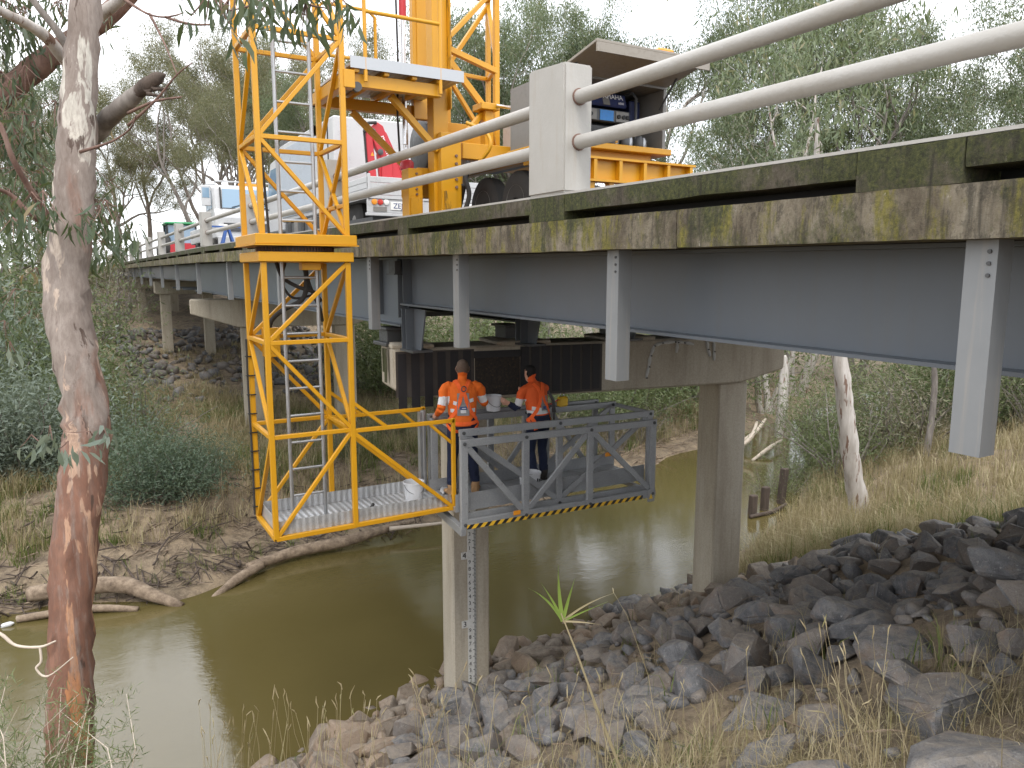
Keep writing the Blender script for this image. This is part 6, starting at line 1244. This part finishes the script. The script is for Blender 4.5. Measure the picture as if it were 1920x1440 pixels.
# one young reed
reed = empty('reed', tuple(cp(1150, 1440, 4.6)), 'single reed with fresh green and yellow leaves in front of the rocks', 'reed')
MB().tube([cp(1175, 1470, 4.5), cp(1120, 1330, 4.5), cp(1080, 1220, 4.5), cp(1052, 1150, 4.5)], [.010, .008, .006, .004], 8).build('stalk', 'dry_straw', reed, 60)
def blade(a, b_, c, w, nm='reed_leaf', mat='reed_green'):
    P = [Vector(a).lerp(Vector(b_), t) * (1 - t) + Vector(b_).lerp(Vector(c), t) * t for t in np.linspace(0, 1, 9)]; vs = []; fs = []
    for i, p in enumerate(P):
        tdir = (P[min(i + 1, 8)] - P[max(i - 1, 0)]).normalized(); s_ = tdir.cross(Vector((-.4, -.9, .1))).normalized() * w * math.sin(math.pi * (.12 + .88 * (1 - i / 8.0)) * .5 + .0) * (1 - (i / 8) ** 3); vs += [p - s_, p, p + s_]; vs[-2] = p + Vector((.2, .8, 0)).normalized() * w * .35
    for i in range(8): fs += [(i * 3, i * 3 + 1, i * 3 + 4, i * 3 + 3), (i * 3 + 1, i * 3 + 2, i * 3 + 5, i * 3 + 4)]
    MB().add(vs, fs).build(nm, mat, reed, 180)
for b_, c, w, mt in (((1046, 1110), (1047, 1060), .013, 'reed_green'), ((1028, 1118), (990, 1103), .008, 'reed_green'), ((1040, 1128), (1012, 1090), .009, 'reed_green'), ((1066, 1120), (1078, 1085), .011, 'reed_green'), ((1098, 1128), (1152, 1112), .007, 'dry_straw'), ((1085, 1150), (1140, 1128), .007, 'reed_green'), ((1095, 1165), (1128, 1172), .006, 'dry_straw')):
    blade(cp(1055, 1165, 4.5), cp(*b_, 4.5), cp(*c, 4.42), w, 'reed_leaf', mt)
# ------------------------------------------------------------------ driftwood, stumps and litter
def log(label, pts, rad, mat='dead_wood', name='log', group=None):
    t = stem(name, label, pts, rad, mat, None, group, 'log'); return t
zb = ZW
log('thick curved log lying half in the water below the close gum tree', [(-1.2, 17.6, zb + .30), (-.3, 17.3, zb + .38), (.5, 17.0, zb + .36), (1.0, 16.6, zb + .18), (1.5, 16.2, zb - .02)], [.16, .17, .17, .14, .07])
log('straight grey log along the waterline beneath the thick curved log', [(-1.4, 17.0, zb + .06), (-.2, 16.75, zb + .10), (.7, 16.4, zb + .02)], [.07, .08, .06])
log('short split log with one end dipping into the water', [(2.1, 16.35, zb - .05), (2.7, 16.75, zb + .12), (3.3, 17.1, zb + .22)], [.05, .11, .10])
log('long bleached log along the far waterline under the yellow walkway', [(3.0, 17.2, zb + .16), (4.2, 17.55, zb + .20), (5.4, 17.6, zb + .22), (6.5, 17.8, zb + .28), (7.4, 18.0, zb + .3)], [.10, .14, .14, .11, .05])
log('thin pale branch reaching over the water by the walkway end', [(6.6, 17.7, zb + .3), (7.8, 17.4, zb + .32), (8.8, 17.5, zb + .25), (9.4, 17.3, zb + .1)], [.06, .04, .03, .02], 'pale_twig')
for i, p in enumerate(([(19.8, 18.6, zb - .05), (20.8, 19.6, zb + .5), (21.8, 20.8, zb + 1.0)], [(21.0, 18.9, zb), (22.2, 19.2, zb + .25), (23.6, 19.8, zb + .3)], [(20.4, 19.5, zb + .2), (21.6, 19.6, zb + .6), (22.4, 20.0, zb + 1.1)], [(20.6, 20.2, zb), (22.6, 20.4, zb + .5), (24, 21, zb + .9)])):
    log('pale bare branch in the snag pile across the water beyond the right column', p, [.05, .09, .05], 'pale_twig', 'snag', 'snag pile beyond the right column')
z = gz(25.5, 21.5); log('pale broken dead stump standing in the water beyond the right column', [(25.2, 21.2, zb - .3), (25.2, 21.2, zb + 1.3), (25.35, 21.3, zb + 2.6), (25.3, 21.3, zb + 3.4)], [.28, .22, .2, .06], 'bark_pale', 'dead_stump')
for i, (x, y, h, lab) in enumerate([(16.25, 14.55, .55, 'shortest old timber pile standing in the shallows'), (16.85, 14.65, .68, 'middle old timber pile in the row in the shallows'), (17.75, 14.85, 1.05, 'tallest leaning old timber pile in the shallows')]):
    t = empty('timber_pile', (x, y, zb - .4), lab, 'timber pile'); MB().beam((x, y, zb - .5), (x + .05 + .1 * (i == 2), y, zb + h), .22, .17).build('pile', 'old_timber', t, None, .02)
log('plank lying across the feet of the timber piles', [(15.9, 14.3, zb + .05), (16.8, 14.3, zb + .06), (17.6, 14.5, zb + .10)], [.05, .05, .04], 'old_timber', 'plank')
rs = np.random.default_rng(71); m = MB()
def stick(x, y, L, r_, dzz=.03):
    a = rs.uniform(0, 6.28); z = gz(x, y); c = np.array([x, y, z + dzz]); d = np.array([math.cos(a), math.sin(a), rs.normal() * .25]) * L / 2; m.tube([c - d, c + rs.normal(size=3) * L * .06, c + d], [r_, r_ * .9, r_ * .4], 5, False)
for k in range(900): x = rs.uniform(-8, 9); e_ = rs.uniform(.05, 4.5); stick(x, np.interp(x, FX, FY) + e_, rs.uniform(.2, .9), rs.uniform(.006, .02))
for k in range(300): x = rs.uniform(9, 24); stick(x, np.interp(x, FX, FY) + rs.uniform(.0, 3), rs.uniform(.4, 1.6), rs.uniform(.008, .025), .1)
for k in range(260): x = rs.uniform(1, 13); stick(x, np.interp(x, NX, NY) - rs.uniform(0, 9), rs.uniform(.1, .4), rs.uniform(.003, .008), .08)
tag(m.build('fallen_sticks', 'dead_wood'), 'fallen sticks and bark litter along the banks', 'sticks', kind='stuff')
m = MB()
for k in range(520): x = rs.uniform(-7, 8); stick(x, np.interp(x, FX, FY) + abs(rs.normal()) * .8 + (1.9 if k % 3 == 0 else 0), rs.uniform(.3, 1.2), rs.uniform(.008, .026), .06)
tag(m.build('dark_debris', 'old_timber'), 'dark tangled flood debris and roots along the far waterline', 'debris', kind='stuff')
t = empty('floating_bottle', (-1.6, 16.9, zb), 'small white plastic bottle floating at the left waterline', 'bottle'); MB().tube([(-1.66, 16.9, zb), (-1.62, 16.9, zb + .02), (-1.5, 16.88, zb + .04), (-1.44, 16.87, zb + .05)], [.03, .05, .05, .015], 12).build('bottle_body', 'bucket_white', t, 60)
